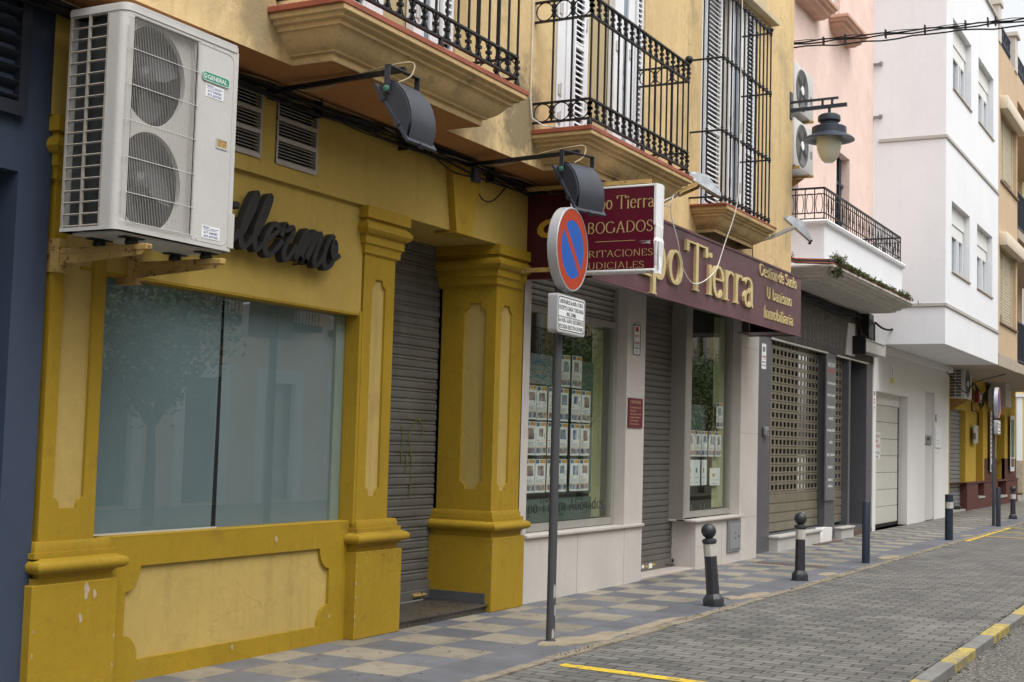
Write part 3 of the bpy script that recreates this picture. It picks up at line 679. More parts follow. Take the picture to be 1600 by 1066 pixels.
# ================================================================== 1 the slate blue house on the left
blueh = thing('town_house', 'slate blue house front with a dark louvred vent, left of the mustard shop', 'building', (4, 6.5, 0))
b = MB(); b.wall(6.20, .5, -6, 5.715, .05, 8.0, [(3.0, 5.47, .05, 3.07)]); b.box(-6, 5.71, 6.72, 9, 0, 8.0); b.face([(5.715, 6.20, .05), (5.715, 6.7, .05), (5.715, 6.7, 8), (5.715, 6.20, 8)])
put('wall', b, MT['blue'], blueh)
b = MB(); b.box(-6, 5.70, 6.16, 6.21, 0, .06, .005); put('plinth', b, MT['granite'], blueh)
b = MB(); b.wall(6.15, .05, 4.3, 5.47, 3.38, 4.6, [(4.36, 5.40, 3.46, 4.52)]); z = 3.47
while z < 4.5: b.obox((4.88, 6.175, z), (1,0,0), (0,.8,-.6), (0,.6,.8), .52, .035, .004); z += .085
put('vent', b, MT['blue2'], blueh)
b = MB(); b.box(3.0, 5.47, 6.6, 6.66, .1, 3.07); put('door', b, MT['blue2'], blueh)

# ================================================================== 2 the ochre building: shop, upper floor, marble shopfront
ob = thing('apartment_building', 'ochre and cream building with iron balconies above a mustard shop and a marble shopfront', 'building', (6, 6.3, 0))
SY = 6.17
b = MB()
b.wall(SY, .6, 5.66, 11.88, 3.45, 4.135, [(7.08, 7.60, 3.57, 4.045), (7.77, 8.27, 3.57, 4.045)])
b.face([(5.66, SY, 3.45), (11.88, SY, 3.45), (11.88, 6.9, 3.45), (5.66, 6.9, 3.45)])
b.box(11.875, 11.89, SY, 6.4, 3.45, 4.135)
b.box(6.2, 8.99, 6.21, 6.45, 2.58, 3.45)
put('upper_shop_wall', b, MT['shopwall'], ob)
b = MB()
O = lambda x=0: (0, 6.235, 0)
b.plate([(6.0, 0), (9.1, 0), (9.1, .92), (6.0, .92)], [panel_loop(6.53, 8.73, .135, .73, .13, .16)], (0, 6.235, 0), XF, ZF, .03)
b.box(6.0, 9.1, 6.235, 6.42, .915, .93, .004); 
b.box(6.10, 6.198, 6.225, 6.45, .92, 2.6); b.box(8.975, 9.1, 6.205, 6.45, .9, 2.6); b.box(6.0, 9.1, 6.212, 6.45, 2.565, 2.582)
put('shop_wall_frame', b, MT['ochre'], ob)
b = MB(); b.box(6.3, 8.9, 6.26, 6.4, .05, .85); put('wall_panel', b, MT['tan'], ob)
# shop window
sw = put('shop_window', (lambda b: (b.box(6.2, 8.975, 6.44, 6.46, .93, 2.6), b)[1])(MB()), MT['black'], ob)
b = MB(); b.face([(6.2, 6.33, .93), (8.975, 6.33, .93), (8.975, 6.33, 2.58), (6.2, 6.33, 2.58)]); b.recalc = False; put('pane', b, MT['sglass'], sw)
b = MB(); b.plate([(6.2, .93), (7.478, .93), (7.500, 2.58), (6.2, 2.58)], [], (0, 6.37, 0), XF, ZF, .002); b.plate([(7.53, .93), (8.86, .93), (8.86, 2.58), (7.53, 2.58)], [], (0, 6.372, 0), XF, ZF, .002); put('roller_blind', b, MT['roll'], sw)
b = MB(); b.box(8.86, 8.975, 6.345, 6.44, .93, 2.58); put('side_lining', b, MT['roll2'], sw)
b = MB(); b.box(6.2, 7.48, 6.318, 6.336, .925, .94); put('sill_bead', b, MT['alu_l'], sw)
b = MB(); b.beam((7.52, 6.43, .93), (7.52, 6.43, 2.58), .014, .01); put('mullion', b, MT['alu'], sw)
# pilasters
def pilaster(sx0, sx1, px0, px1, cap, panel, yl, lside=None):
    b = MB(); ys, yp = 6.20, 6.135
    hole = panel_loop(panel[0], panel[1], panel[2], panel[3], .05, .065)
    b.plate([(sx0, .93), (sx1, .93), (sx1, 3.1), (sx0, 3.1)], [hole], (0, ys, 0), XF, ZF, .022)
    if lside:

        L = [(-p[0], p[1]) for p in panel_loop(lside[0], lside[1], lside[2], lside[3], .06, .07)]
        b.plate([(-yl, .93), (-ys-.0225, .93), (-ys-.0225, 3.1), (-yl, 3.1)], [L], (sx0, 0, 0), (0,-1,0), (0,0,1), .022)
    else: b.face([(sx0, yl, .93), (sx0, ys+.0225, .93), (sx0, ys+.0225, 3.1), (sx0, yl, 3.1)])
    b.face([(sx1, ys+.0225, .93), (sx1, 6.9, .93), (sx1, 6.9, 3.1), (sx1, ys+.0225, 3.1)])
    p = put('pilaster', b, MT['ochre'], ob)
    b = MB(); b.box(sx0+.025, sx1-.01, ys+.02, min(yl, ys+.4), .95, 3.08); put('recessed_panel', b, MT['tan'], p)
    if lside:
        b = MB(); b.box(sx0+.021, sx0+.03, ys+.021, yl-.01, .95, 3.08); put('recessed_panel', b, MT['tan'], p)
    b = MB(); b.box(px0, px1, yp, yl, 0, .685, .006); 
    m = ob
    b.usweep(px0, px1, yl, yp, [(-.03, .72), (-.03, .68)], top=False)
    tor = [(.0+.045*cos(radians(a)), .787+.04*sin(radians(a))) for a in range(90, -91, -15)]
    b.usweep(px0+(.04 if px0 < 6 else 0), px1, yl, yp, [(-.02, .84)]+[(o, z) for o, z in tor]+[(-.02, .735), (-.03, .715)])
    b.usweep(px0, px1, yl, yp, [(-.045, .93), (-.035, .905), (-.035, .868), (-.012, .868), (-.012, .835)])
    put('pilaster_base', b, MT['ochre'], p)
    b = MB(); c0, c1 = cap; 
    b.usweep(c0, c1, yl, 6.12, [(0, 3.449), (0, 3.355), (-.028, 3.35), (-.03, 3.335), (-.012, 3.32), (.012, 3.295), (.015, 3.265), (0, 3.24), (-.02, 3.225), (-.035, 3.22), (-.035, 3.155), (-.05, 3.145), (-.058, 3.12), (-.058, 3.08), (-.1, 3.05)])
    put('capital', b, MT['ochre'], p)
    return p
pilaster(5.76, 6.20, 5.68, 6.36, (5.68, 6.30), (5.86, 6.10, 1.12, 2.88), 6.45)
pilaster(9.01, 9.46, 8.95, 9.61, (8.92, 9.56), (9.13, 9.33, 1.12, 2.88), 6.45)
pilaster(11.23, 11.78, 11.17, 11.81, (11.13, 11.79), (11.335, 11.55, 1.12, 2.89), 6.88, (6.31, 6.55, 1.13, 2.90))
b = MB(); b.box(9.46, 9.60, 6.3, 6.88, .08, 3.45); b.box(11.23, 11.40, 6.80, 6.9, .08, 3.45); put('door_jamb', b, MT['ochre'], ob)
b = MB()
pts = [(10.16, 4.06), (10.72, 4.06), (10.545, 3.445), (10.275, 3.445)]
b.plate(pts[::-1], [], (0, 6.10, 0), XF, ZF, .08)
b.box(10.26, 10.56, 6.09, 6.32, 3.425, 3.449)
put('keystone', b, MT['ochre'], ob)
def chips(name, mat, pts, parent):
    rc = random.Random(9)
    for (x, y, z, r, fl) in pts:
        b = MB(); n_ = 9; P = [(r*rc.uniform(.45, 1.1)*cos(i*2*pi/n_), 1.7*r*rc.uniform(.45, 1.1)*sin(i*2*pi/n_)) for i in range(n_)]
        if fl: b.plate(P, [], (x, y-.0012, z), XF, ZF, .001)
        else: b.lathe([(0, -r*1.5), (r*.26, -r*.7), (r*.34, 0), (r*.2, r*.8), (0, r*1.6)], (x+rc.uniform(-.001,.002), y, z), 5, rot=rc.random())
        put(name, b, mat, parent)
chips('paint_chip', M('bare_plaster', (.38,.30,.21), .9, .15, 20, .2, 80), [(8.951, 6.136, z, r, 0) for z, r in ((.12, .010), (.18, .014), (.33, .012), (.44, .016), (.58, .010))]+[(11.171, 6.136, z, r, 0) for z, r in ((.20, .012), (.28, .010), (.40, .012), (.55, .011), (.62, .014))]+[(6.10, 6.135, .63, .035, 1), (6.17, 6.135, .60, .022, 1), (6.06, 6.135, .47, .02, 1), (6.34, 6.136, .15, .016, 0), (6.345, 6.136, .33, .014, 0), (5.70, 6.136, .42, .012, 0), (5.70, 6.136, .28, .015, 0), (8.05, 6.235, .83, .02, 1), (7.6, 6.2345, .10, .012, 1), (8.75, 6.2345, .2, .012, 1)], ob)
# lintel underside already closed; the two louvred vents
def wall_vent(x0, x1):
    b = MB(); b.wall(SY-.012, .03, x0, x1, 3.565, 4.05, [(x0+.02, x1-.02, 3.60, 3.74), (x0+.02, x1-.02, 3.77, 3.89), (x0+.02, x1-.02, 3.92, 4.04)])
    for (za, zb) in ((3.60, 3.74), (3.77, 3.89), (3.92, 4.04)):
        z = za+.012
        while z < zb: b.obox(((x0+x1)/2, SY+.012, z), (1,0,0), (0,.85,.5), (0,.5,-.85), (x1-x0)/2-.02, .013, .002); z += .024
    v = put('wall_vent', b, MT['alu'], ob)
    b = MB(); b.box(x0+.01, x1-.01, SY+.05, SY+.06, 3.57, 4.045); put('vent_duct', b, MT['black'], v)
wall_vent(7.08, 7.60); wall_vent(7.77, 8.27)
# entrance roller shutter, landing
b = MB(); corrugated(b, 9.5, 11.42, .26, 3.5, 6.84, .100, .011, [(0,0),(.05,-.5),(.10,-1),(.34,-1.25),(.58,-1),(.63,-.35),(.68,-.2),(.73,-.7),(.80,-.95),(.88,-.7),(.94,-.1),(1,0)]); b.box(9.5, 11.42, 6.80, 6.83, .085, .175, .006); b.box(9.5, 11.42, 6.81, 6.835, .175, .262, .004)
sh = put('roller_shutter', b, MT['ss'], ob)
b = MB()
for P_ in ([(10.62, 1.35), (10.63, 1.62), (10.60, 1.70)], [(10.78, 1.05), (10.80, 1.40), (10.74, 1.62), (10.88, 1.78), (10.98, 1.70), (10.94, 1.58)], [(10.70, 1.28), (10.72, 1.45)]): ribbon(b, smooth(P_), Vector((0, 6.823, 0)), XF, ZF, lambda a, c: .010, .0008)
put('graffiti', b, M('green_spray', (.09,.125,.03), .6, .4, 30), sh)
b = MB(); b.tube([(10.86, 6.80, .135), (10.86, 6.77, .13), (11.05, 6.77, .13), (11.05, 6.80, .135)], .008, 8); b.box(10.86, 10.98, 6.785, 6.80, .11, .15); put('handle', b, MT['rust'], sh)
b = MB(); b.box(9.60, 11.22, 6.19, 6.92, .0, .055); b.box(9.60, 11.25, 6.165, 6.92, .055, .078, .006, 2); put('doorstep', b, MT['step'], ob)
b = MB(); b.box(11.153, 11.169, 6.20, 6.54, .08, .17); b.box(11.153, 11.169, 6.545, 6.86, .08, .17); put('skirting', b, MT['granite'], ob)

# marble shopfront
MY = 6.20
b = MB()
b.wall(MY, .22, 11.80, 14.92, 0, 4.12, [(11.95, 14.38, .66, 3.40)])
b.face([(14.92, MY, 0), (14.92, 6.62, 0), (14.92, 6.62, 4.1), (14.92, MY, 4.1)])
b.wall(MY, .22, 16.73, 19.25, 0, .64); b.wall(MY, .22, 18.46, 19.25, .64, 4.12); b.wall(MY, .22, 16.73, 18.46, 3.46, 4.12); b.face([(18.46, MY, .64), (18.46, MY+.22, .64), (18.46, MY+.22, 3.46), (18.46, MY, 3.46)])
b.face([(16.73, MY, 0), (16.73, 6.62, 0), (16.73, 6.62, .64), (16.73, MY, .64)])
b.face([(19.25, MY, 0), (19.25, 6.5, 0), (19.25, 6.5, 4.1), (19.25, MY, 4.1)])
b.box(14.9, 16.75, MY+.02, 6.7, 3.47, 4.12)
mb_ = put('marble_cladding', b, MT['marble'], ob)
b = MB()         # joints between the slabs
for x in (13.16, 14.405): b.box(x-.002, x+.002, MY-.0012, MY+.001, .0, .64)
b.box(12.0, 14.92, MY-.0012, MY+.001, .640, .644)
for z in (1.795,): b.box(14.38, 14.92, MY-.0012, MY+.001, z-.002, z+.002); b.box(18.46, 19.25, MY-.0012, MY+.001, z-.002, z+.002); b.box(14.3805, 14.382, MY, 6.4, z-.002, z+.002)
for z in (.60, 3.02): b.box(18.46, 19.25, MY-.0012, MY+.001, z-.002, z+.002)
for x in (17.74, 18.50): b.box(x-.002, x+.002, MY-.0012, MY+.001, 0, .6)
b.tube([(16.74, MY-.001, .30), (16.9, MY-.001, .285), (16.98, MY-.001, .26)], .0015, 4)
put('slab_joints', b, M('joint_line', (.24,.20,.15), .9, 0), mb_)
b = MB(); b.box(11.93, 14.92, MY-.035, 6.42, .64, .672, .006, 2); put('window_sill', b, MT['marble'], ob)
b = MB(); b.box(16.60, 18.52, MY-.05, 6.42, .615, .645, .006, 2); b.box(16.60, 17.1, 6.3, 6.62, .615, .645, .006); put('window_sill', b, MT['marble'], ob)
b = MB(); b.box(14.92, 16.75, 6.22, 6.7, 0, .028, .004); put('threshold', b, MT['marble2'], ob)
def display_window(x0, x1, z0, z1, gy, ztr):
    b = MB()
    b.wall(gy-.03, .06, x0, x1, z0, z1, [(x0+.07 if x0 > 15 else x0+.02, x1-.06, z0+.075, ztr), (x0+.07 if x0 > 15 else x0+.02, x1-.06, ztr+.07, z1-.03)] if ztr else [(x0+.17, x1-.05, z0+.075, z1-.02)])
    w = put('shop_window', b, MT['alu_w'], ob)
    b = MB(); zt = ztr or z1; b.face([(x0, gy, z0), (x1, gy, z0), (x1, gy, zt+.03), (x0, gy, zt+.03)]); b.recalc = False; put('pane', b, MT['mglass'], w)
    b = MB(); b.box(x0-.02, x1+.02, gy+.85, gy+.87, z0, z1); b.box(x0-.03, x0-.02, gy+.05, gy+.86, z0, z1); b.box(x1+.02, x1+.03, gy+.05, gy+.86, z0, z1); b.box(x0-.02, x1+.02, gy+.05, gy+.86, z0-.02, z0); b.box(x0-.02, x1+.02, gy+.05, gy+.86, z1, z1+.02)
    put('display_case', b, MT['olive'], w)
    return w
w1 = display_window(11.96, 14.37, .68, 3.40, 6.36, 2.92)
b = MB(); z = 3.0
while z < 3.38: b.obox((13.15, 6.37, z), (1,0,0), (0,.5,-.86), (0,.86,.5), 1.17, .035, .004); z += .062
put('louvre', b, MT['alu'], w1)
b = MB(); b.box(12.0, 13.98, 6.44, 6.45, 1.04, 2.50); b.box(12.0, 13.98, 6.43, 6.435, .76, 1.0); put('display_board', b, MT['dkgreen'], w1)
b = MB(); b.box(14.0, 14.30, 6.47, 6.475, .76, 2.9); put('curtain', b, M('olive_curtain', (.30,.31,.17), .9, .1, 2), w1)
words_as_parts('window_lettering', 'Grupo Tierra Abogados', (11.92, 6.362, .865), XF, ZF, .125, 2.25, M('faded_black_vinyl', (.012,.014,.014), .6, .3, 3), w1, depth=.001, thick=.085, thin=.035)
b = MB(); b.box(12.0, 12.78, 6.364, 6.366, 2.19, 2.50); w1b = put('pale_sticker_sheet', b, M('grey_blue_sheet', (.16,.20,.22), .7, .05, 2), w1)
b = MB(); ribbon(b, arc(12.47, 2.35, .16, .07, 20, 200, 10), Vector((0, 6.3635, 0)), XF, ZF, lambda a, c: .012, .001); ribbon(b, arc(12.50, 2.31, .18, .05, 200, 330, 10), Vector((0, 6.3635, 0)), XF, ZF, lambda a, c: .016, .001); put('sticker_print', b, M('teal_print', (.05,.16,.22), .6, 0), w1)
w2 = display_window(16.67, 18.46, .66, 3.45, 6.36, None)
b = MB(); b.box(16.88, 17.92, 6.5, 6.9, 3.05, 3.42); put('pelmet', b, M('dark_pelmet', (.03,.03,.03), .8, .1), w2)
b = MB(); b.box(17.95, 18.40, 6.43, 6.435, .75, 3.4); put('curtain', b, M('olive_curtain_b', (.32,.33,.18), .9, .1, 2), w2)
b = MB(); b.box(16.9, 17.62, 6.43, 6.44, 1.05, 2.15); put('display_board', b, MT['dkgreen'], w2)
b = MB()
for x in (16.95, 17.3, 17.45, 18.1): b.box(x, x+.012, 6.352, 6.357, .76, .82)
put('clip', b, MT['galv'], w2)
# shop door shutter with its frame
b = MB(); corrugated(b, 14.95, 16.80, .13, 3.5, 6.54, .076, .012); b.box(14.95, 16.80, 6.50, 6.53, .03, .13, .005)
sh = put('roller_shutter', b, MT['ss2'], ob)
b = MB(); b.tube([(16.45, 6.49, .07), (16.60, 6.47, .05), (16.75, 6.48, .045)], .006, 6); b.box(16.68, 16.71, 6.485, 6.50, .085, .115); put('handle', b, MT['blk'], sh)
b = MB(); b.box(15.66, 15.74, 6.497, 6.4985, .07, .11); put('sticker', b, MT['paper'], sh)
b = MB(); b.box(15.78, 15.86, 6.497, 6.4985, .072, .10); b.box(16.02, 16.10, 6.497, 6.4985, .08, .105); put('sticker', b, MT['mustard'], sh)
b = MB(); b.box(15.89, 16.0, 6.496, 6.4985, .055, .115); put('sticker', b, MT['paper'], sh)
b = MB(); b.box(16.80, 16.86, 6.44, 6.60, .03, 3.48, .004); b.box(16.60, 16.668, 6.325, 6.62, .645, 3.46, .004); put('door_frame', b, MT['alu'], ob)
tagb = MB()

# upper storey
UY = 5.73
b = MB()
D1, D2, GW = (7.75, 9.54, 4.30, 6.9), (11.40, 13.60, 4.30, 6.9), (15.38, 17.52, 4.44, 7.46)
b.wall(UY, .16, -2.0, 19.23, 4.135, 9.6, [D1, D2, GW])
b.face([(19.23, UY, 3.3), (19.23, 7.5, 3.3), (19.23, 7.5, 9.6), (19.23, UY, 9.6)])
b.box(-2, 19.23, 6.9, 7.5, 4.14, 9.6)

put('upper_wall', b, MT['upper'], ob)
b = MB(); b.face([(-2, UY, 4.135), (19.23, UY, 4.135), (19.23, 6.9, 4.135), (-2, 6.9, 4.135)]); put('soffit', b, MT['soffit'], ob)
b = MB(); b.usweep(-2, 19.3, 9, 5.62, [(.05, 9.9), (.05, 9.75), (-.02, 9.68), (-.06, 9.6)]); put('roof_cornice', b, MT['corbel'], ob)
b = MB(); b.box(-2, 19.2, 6.0, 9, 9.9, 9.95); put('roof', b, MT['beiget'], ob)
def balcony(cx0, cx1, sx0, sx1, rails, rx0, rx1, sp, door, ball=False):
    slab = corbel(ob, cx0, cx1, UY, 5.385, 4.43, 4.131, .265)
    b = MB(); b.box(sx0, sx1, 5.112, UY, 4.422, 4.464, .004)
    x = sx0+.2
    while x < sx1: b.box(x, x+.003, 5.116, 5.13, 4.431, 4.459); x += .2
    put('edge_tiles', b, MT['redtile'], slab)
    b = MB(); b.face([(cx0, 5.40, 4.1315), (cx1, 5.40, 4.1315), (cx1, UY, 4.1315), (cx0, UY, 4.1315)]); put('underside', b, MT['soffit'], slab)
    railing('balcony_railing', ob, rx0, rx1, UY, 5.15, rails, sp, .205, MT['iron'], True, 1, 4.46, ball)
def french_door(x0, x1, z0, z1, seq, y=5.80):
    """seq: list of (kind, xa, xb)"""
    b = MB(); b.box(x0, x1, y+.07, y+.09, z0, z1); d = put('balcony_door', b, MT['tanb'], ob)
    for kind, xa, xb in seq:
        if kind == 'louvre':
            b = MB(); louvre(b, xa, xb, z0+.02, z1-.03, y-.03, .058, .028, (z0+1.05,)); put('louvred_shutter', b, MT['white'], d)
            b = MB(); b.box(xa+.02, xb-.02, y+.0, y+.004, z0+.02, z1-.03); put('slat_gap_shade', b, MT['dglass'], d)  # dark sheet behind the slats, stands in for the shade in their gaps
        elif kind == 'frame':
            b = MB(); n = max(1, int((xb-xa)/.09)); w = (xb-xa)/n
            for i in range(n): b.box(xa+i*w, xa+(i+1)*w-.012, y-.02+.012*(i % 2), y+.06, z0, z1, .005)
            put('door_frame', b, MT['white'], d)
            b = MB()
            for zz in (z0+.22, z0+.5, z0+1.3, z0+2.05): b.box(xa+.02, xa+.06, y-.03, y-.015, zz, zz+.10); b.tube([(xa+.07, y-.03, zz-.02), (xa+.07, y-.03, zz+.12)], .008, 6)
            put('hinge', b, MT['acw'], d)
        else:
            b = MB(); b.box(xa, xb, y+.0, y+.01, z0, z1); put('door_glass', b, MT['bglass'], d)
balcony(7.365, 9.42, 7.07, 9.71, (4.54, 4.71, 5.47, 5.66), 7.17, 9.56, .155, None)
balcony(11.22, 13.26, 10.94, 13.54, (4.53, 4.71, 5.48, 5.665), 10.97, 13.44, .1545, None, True)
french_door(7.75, 9.54, 4.46, 6.9, [('frame', 7.76, 7.95), ('louvre', 8.0, 8.25), ('frame', 8.30, 8.56), ('frame', 8.97, 9.14), ('glass', 9.14, 9.22), ('frame', 9.22, 9.36), ('louvre', 9.365, 9.535)])
french_door(11.40, 13.60, 4.46, 6.9, [('frame', 11.55, 11.86), ('louvre', 11.87, 12.12), ('frame', 12.12, 12.26), ('frame', 12.90, 13.16), ('glass', 13.16, 13.26), ('frame', 13.26, 13.43), ('louvre', 13.43, 13.595)])
french_door(15.38, 17.52, 4.46, 7.44, [('frame', 15.39, 15.60), ('louvre', 15.62, 16.17), ('frame', 16.56, 16.72), ('glass', 16.72, 16.95), ('frame', 16.95, 17.12), ('louvre', 17.13, 17.50)])
slab = corbel(ob, 15.32, 16.78, UY, 5.50, 4.43, 4.155, .225)
b = MB(); b.box(15.05, 17.03, 5.27, UY, 4.43, 4.458, .004); put('edge_tiles', b, MT['redtile'], slab)
# window cage
b = MB(); x0, x1, yf = 15.03, 16.87, 5.33; zz = (4.53, 5.32, 6.195, 7.0)
for z in zz: b.beam((x0, UY, z), (x0, yf, z), .028, .018); b.beam((x0, yf, z), (x1, yf, z), .028, .018); b.beam((x1, yf, z), (x1, UY, z), .028, .018)
n = 12
for i in range(n+1):
    x = x0+(x1-x0)*i/n; b.tube([(x, yf, 4.53), (x, yf, 7.0)], .0105, 6)
    for z in zz: b.lathe([(.010, z-.042), (.021, z-.03), (.013, z-.018), (.026, z), (.013, z+.018), (.021, z+.03), (.010, z+.042)], (x, yf, 0), 8)
for X in (x0, x1):
    for y in (5.52,): 
        b.tube([(X, y, 4.53), (X, y, 7.0)], .0105, 6)
        for z in zz: b.lathe([(.010, z-.042), (.021, z-.03), (.013, z-.018), (.026, z), (.013, z+.018), (.021, z+.03), (.010, z+.042)], (X, y, 0), 8)
b.lathe([(.0, 7.0), (.012, 7.01)]+[(.032*sin(t), 7.045-.032*cos(t)) for t in [radians(25+i*17) for i in range(9)]]+[(0, 7.078)], (x1, yf, 0), 14)
put('window_grille', b, MT['iron'], ob)
b = MB(); b.box(15.2, 18.12, 5.60, UY, 7.49, 7.56, .004); b.box(15.2, 17.7, 5.66, UY, 7.56, 8.1, .004); put('roller_blind_box', b, M('cream_hood', (.50,.42,.28), .8, .06, 2, .1, 60), ob)
b = MB(); b.tube([(10.87, 5.715, 8.5), (10.87, 5.71, 6.8), (10.885, 5.712, 5.6), (10.88, 5.712, 4.75), (10.90, 5.70, 4.56), (10.95, 5.6, 4.49), (11.02, 5.5, 4.485), (11.1, 5.62, 4.50), (11.3, 5.70, 4.53)], .006, 6); 
tag(put('wall_cable', b, MT['wcable']), 'thin pale cable running down the wall beside the middle iron balcony', 'cable')

# ================================================================== 3 the pink house over the grey shopfront
pk = thing('town_house', 'salmon pink house over a dark grey tiled shopfront, with a balcony boxed in white', 'building', (19.3, 6.45, 0))
GY = 6.42; SH = 6.56
b = MB()
b.wall(GY, .35, 19.26, 27.22, 0, 3.38, [(20.55, 23.76, .25, 3.30), (24.42, 25.36, .21, 3.30), (25.50, 26.75, .16, 3.32)])
gw = put('tiled_shopfront', b, MT['granite'], pk)
b = MB()
for x in (19.9, 20.55, 23.76, 24.42, 25.36, 27.0): b.box(x-.003, x+.003, GY-.001, GY+.001, 0, 3.38)
for z in (.02, .82, 1.62, 2.42, 3.22):
    for (xa, xb) in ((19.3, 20.54), (23.77, 24.41), (25.37, 25.49), (26.76, 27.2)): b.box(xa, xb, GY-.001, GY+.001, z-.003, z+.003)
    b.box(23.755, 23.759, GY+.01, GY+.14, z-.003, z+.003) if z > .3 else None
put('tile_joints', b, M('pale_joint', (.16,.16,.155), .8, 0), gw)
b = MB(); b.box(19.26, 27.22, GY-.018, GY+.3, 3.31+.01, 4.30)
fs = put('fascia', b, MT['fascia'], pk)
b = MB()
for k in range(15):      # the glue marks of removed letters
    x = 21.25+k*.265
    for j in range(2):
        pts = [(x+.09*j*1.2+random.uniform(-.006, .006)+.012*sin(z*14+k), z) for z in [3.50+i*.05 for i in range(9+(k*7 % 3))]]
        ribbon(b, pts, Vector((0, GY-.0185, 0)), XF, ZF, lambda a, c: random.uniform(.004, .010), .001)
    pts = arc(x+.055, 3.50, .05, .05, 180, 360, 6); ribbon(b, pts, Vector((0, GY-.0185, 0)), XF, ZF, lambda a, c: .007, .001)
put('glue_marks', b, M('old_glue', (.21,.19,.155), .8, .3, 20), fs)
b = MB(); b.plate([(24.98, 3.36), (25.64, 3.36), (25.66, 3.98), (25.14, 3.96)], [], (0, GY-.04, 0), XF, ZF, .02); put('loose_board', b, MT['whit_s'], fs)
b = MB(); b.box(20.5, 23.80, GY-.03, GY+.02, 3.285, 3.315, .004); b.box(24.4, 26.8, GY-.03, GY+.02, 3.285, 3.315, .004); put('lintel_trim', b, MT['alu_l'], pk)
def lattice(x0, x1, name='lattice_shutter'):
    b = MB(); z = .26
    while z < .83: # closed slats at the foot
        corr = [(z, 0), (z+.012, -.018), (z+.125, -.018), (z+.137, 0)]
        v0 = [b.bm.verts.new((x0, SH+d, zz)) for zz, d in corr]; v1 = [b.bm.verts.new((x1, SH+d, zz)) for zz, d in corr]
        for i in range(3): b.bm.faces.new([v0[i], v1[i], v1[i+1], v0[i+1]])
        b.box(x0, x1, SH-.008, SH+.008, z+.137, z+.15); z += .15
    hp = .145
    while z < 3.28:
        b.box(x0, x1, SH-.014, SH+.01, z, z+.036, .003); b.box(x0, x1, SH-.02, SH+.004, z+.042, z+.066, .003)
        n = round((x1-x0)/.205); w = (x1-x0)/n
        for i in range(n+1): 
            xa = x0+i*w
            b.box(xa-.033, xa+.033, SH-.01, SH+.004, z+.066, z+hp)
        z += hp
    s = put(name, b, MT['ss3'], pk)
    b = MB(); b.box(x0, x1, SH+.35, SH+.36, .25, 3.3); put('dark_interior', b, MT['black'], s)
    return s
sl = lattice(20.60, 23.74)
b = MB(); b.box(22.8, 23.0, SH-.05, SH-.02, .245, .27); b.box(22.95, 23.1, SH-.04, SH-.03, .235, .25); put('handle', b, MT['blk'], sl)
b = MB()
for x in (22.55, 22.68, 22.82): b.box(x, x+.07, SH-.021, SH-.0185, .46, .52)
put('sticker', b, MT['paper'], sl)
lattice(24.46, 25.36)
b = MB(); b.box(25.5, 26.8, 6.72, 6.76, .1, 3.35); put('recessed_door', b, MT['blue2'], pk)
b = MB(); b.box(20.56, 23.0, 6.28, 6.75, 0, .20); b.box(20.54, 23.03, 6.25, 6.75, .20, .24, .01, 2); put('doorstep', b, MT['whit_s'], pk)
b = MB(); b.plate([(22.95, .0), (23.73, 0), (23.76, .24), (23.20, .25)], [], (0, 6.28, 0), XF, ZF, .3); put('doorstep', b, MT['wrender2'], pk)
b = MB(); b.box(24.46, 25.34, 6.30, 6.75, 0, .17); b.box(24.44, 25.36, 6.27, 6.75, .17, .205, .01, 2); put('doorstep', b, MT['whit_s'], pk)
b = MB(); b.box(25.5, 27.0, 6.36, 6.8, 0, .10); b.box(22.5, 24.0, 6.15, 6.42, 0, .012); put('doorstep', b, M('brown_step', (.10,.07,.06), .7, .2, 4), pk)
PY = 6.52
b = MB(); b.wall(PY, .25, 19.26, 27.62, 4.2, 12.6, [(21.3, 22.25, 4.5, 6.65), (24.7, 25.66, 4.5, 7.15), (24.2, 24.83, 9.50, 11.4), (21.9, 22.6, 9.38, 11.3)]); b.box(19.26, 27.62, 7.0, 7.6, 4.2, 12.6)
put('upper_wall', b, MT['pink'], pk)
b = MB(); b.usweep(19.3, 27.5, 9, 6.45, [(.1, 12.9), (.1, 12.75), (.0, 12.6)]); put('roof_cornice', b, MT['pinkm'], pk)
b = MB(); b.box(19.3, 27.5, 6.5, 9, 12.9, 12.93); put('roof', b, MT['beiget'], pk)
b = MB(); b.box(24.69, 25.67, PY+.16, PY+.2, 4.5, 7.16); wd = put('balcony_door', b, MT['blue2'], pk)
b = MB()
for x in (24.72, 25.0, 25.3): b.box(x, x+.05, PY+.10, PY+.16, 4.5, 7.12)
for z in (5.2, 5.9, 6.6): b.box(24.72, 25.65, PY+.11, PY+.15, z, z+.05)
put('door_frame', b, MT['navy'], wd)
b = MB(); b.box(21.3, 22.25, PY+.16, PY+.2, 4.5, 6.65); 
for x in (21.5, 21.8, 22.05): b.box(x, x+.04, PY+.1, PY+.16, 4.5, 6.65)
put('balcony_door', b, MT['blue2'], pk)
for (xa, xb, z) in ((24.2, 24.83, 9.5), (21.9, 22.6, 9.38)):
    b = MB(); b.box(xa, xb, PY+.18, PY+.2, z, z+2); w = put('window', b, MT['bglass'], pk)
    b = MB(); b.box(xb-.10, xb, PY+.12, PY+.18, z, z+2); b.box(xa, xa+.08, PY+.12, PY+.18, z, z+2); b.box((xa+xb)/2-.03, (xa+xb)/2+.03, PY+.12, PY+.18, z, z+2); put('window_frame', b, MT['white'], w)
    m = [(.20, z+.0), (.20, z-.05), (.17, z-.06), (.15, z-.11), (.10, z-.13), (.09, z-.18), (.03, z-.22), (0, z-.25)]
    b = MB(); b.usweep(xa+.02, xb+.55, PY, PY-.16, [(o, q) for o, q in m], bottom=True); put('sill', b, MT['pinkm'], pk)
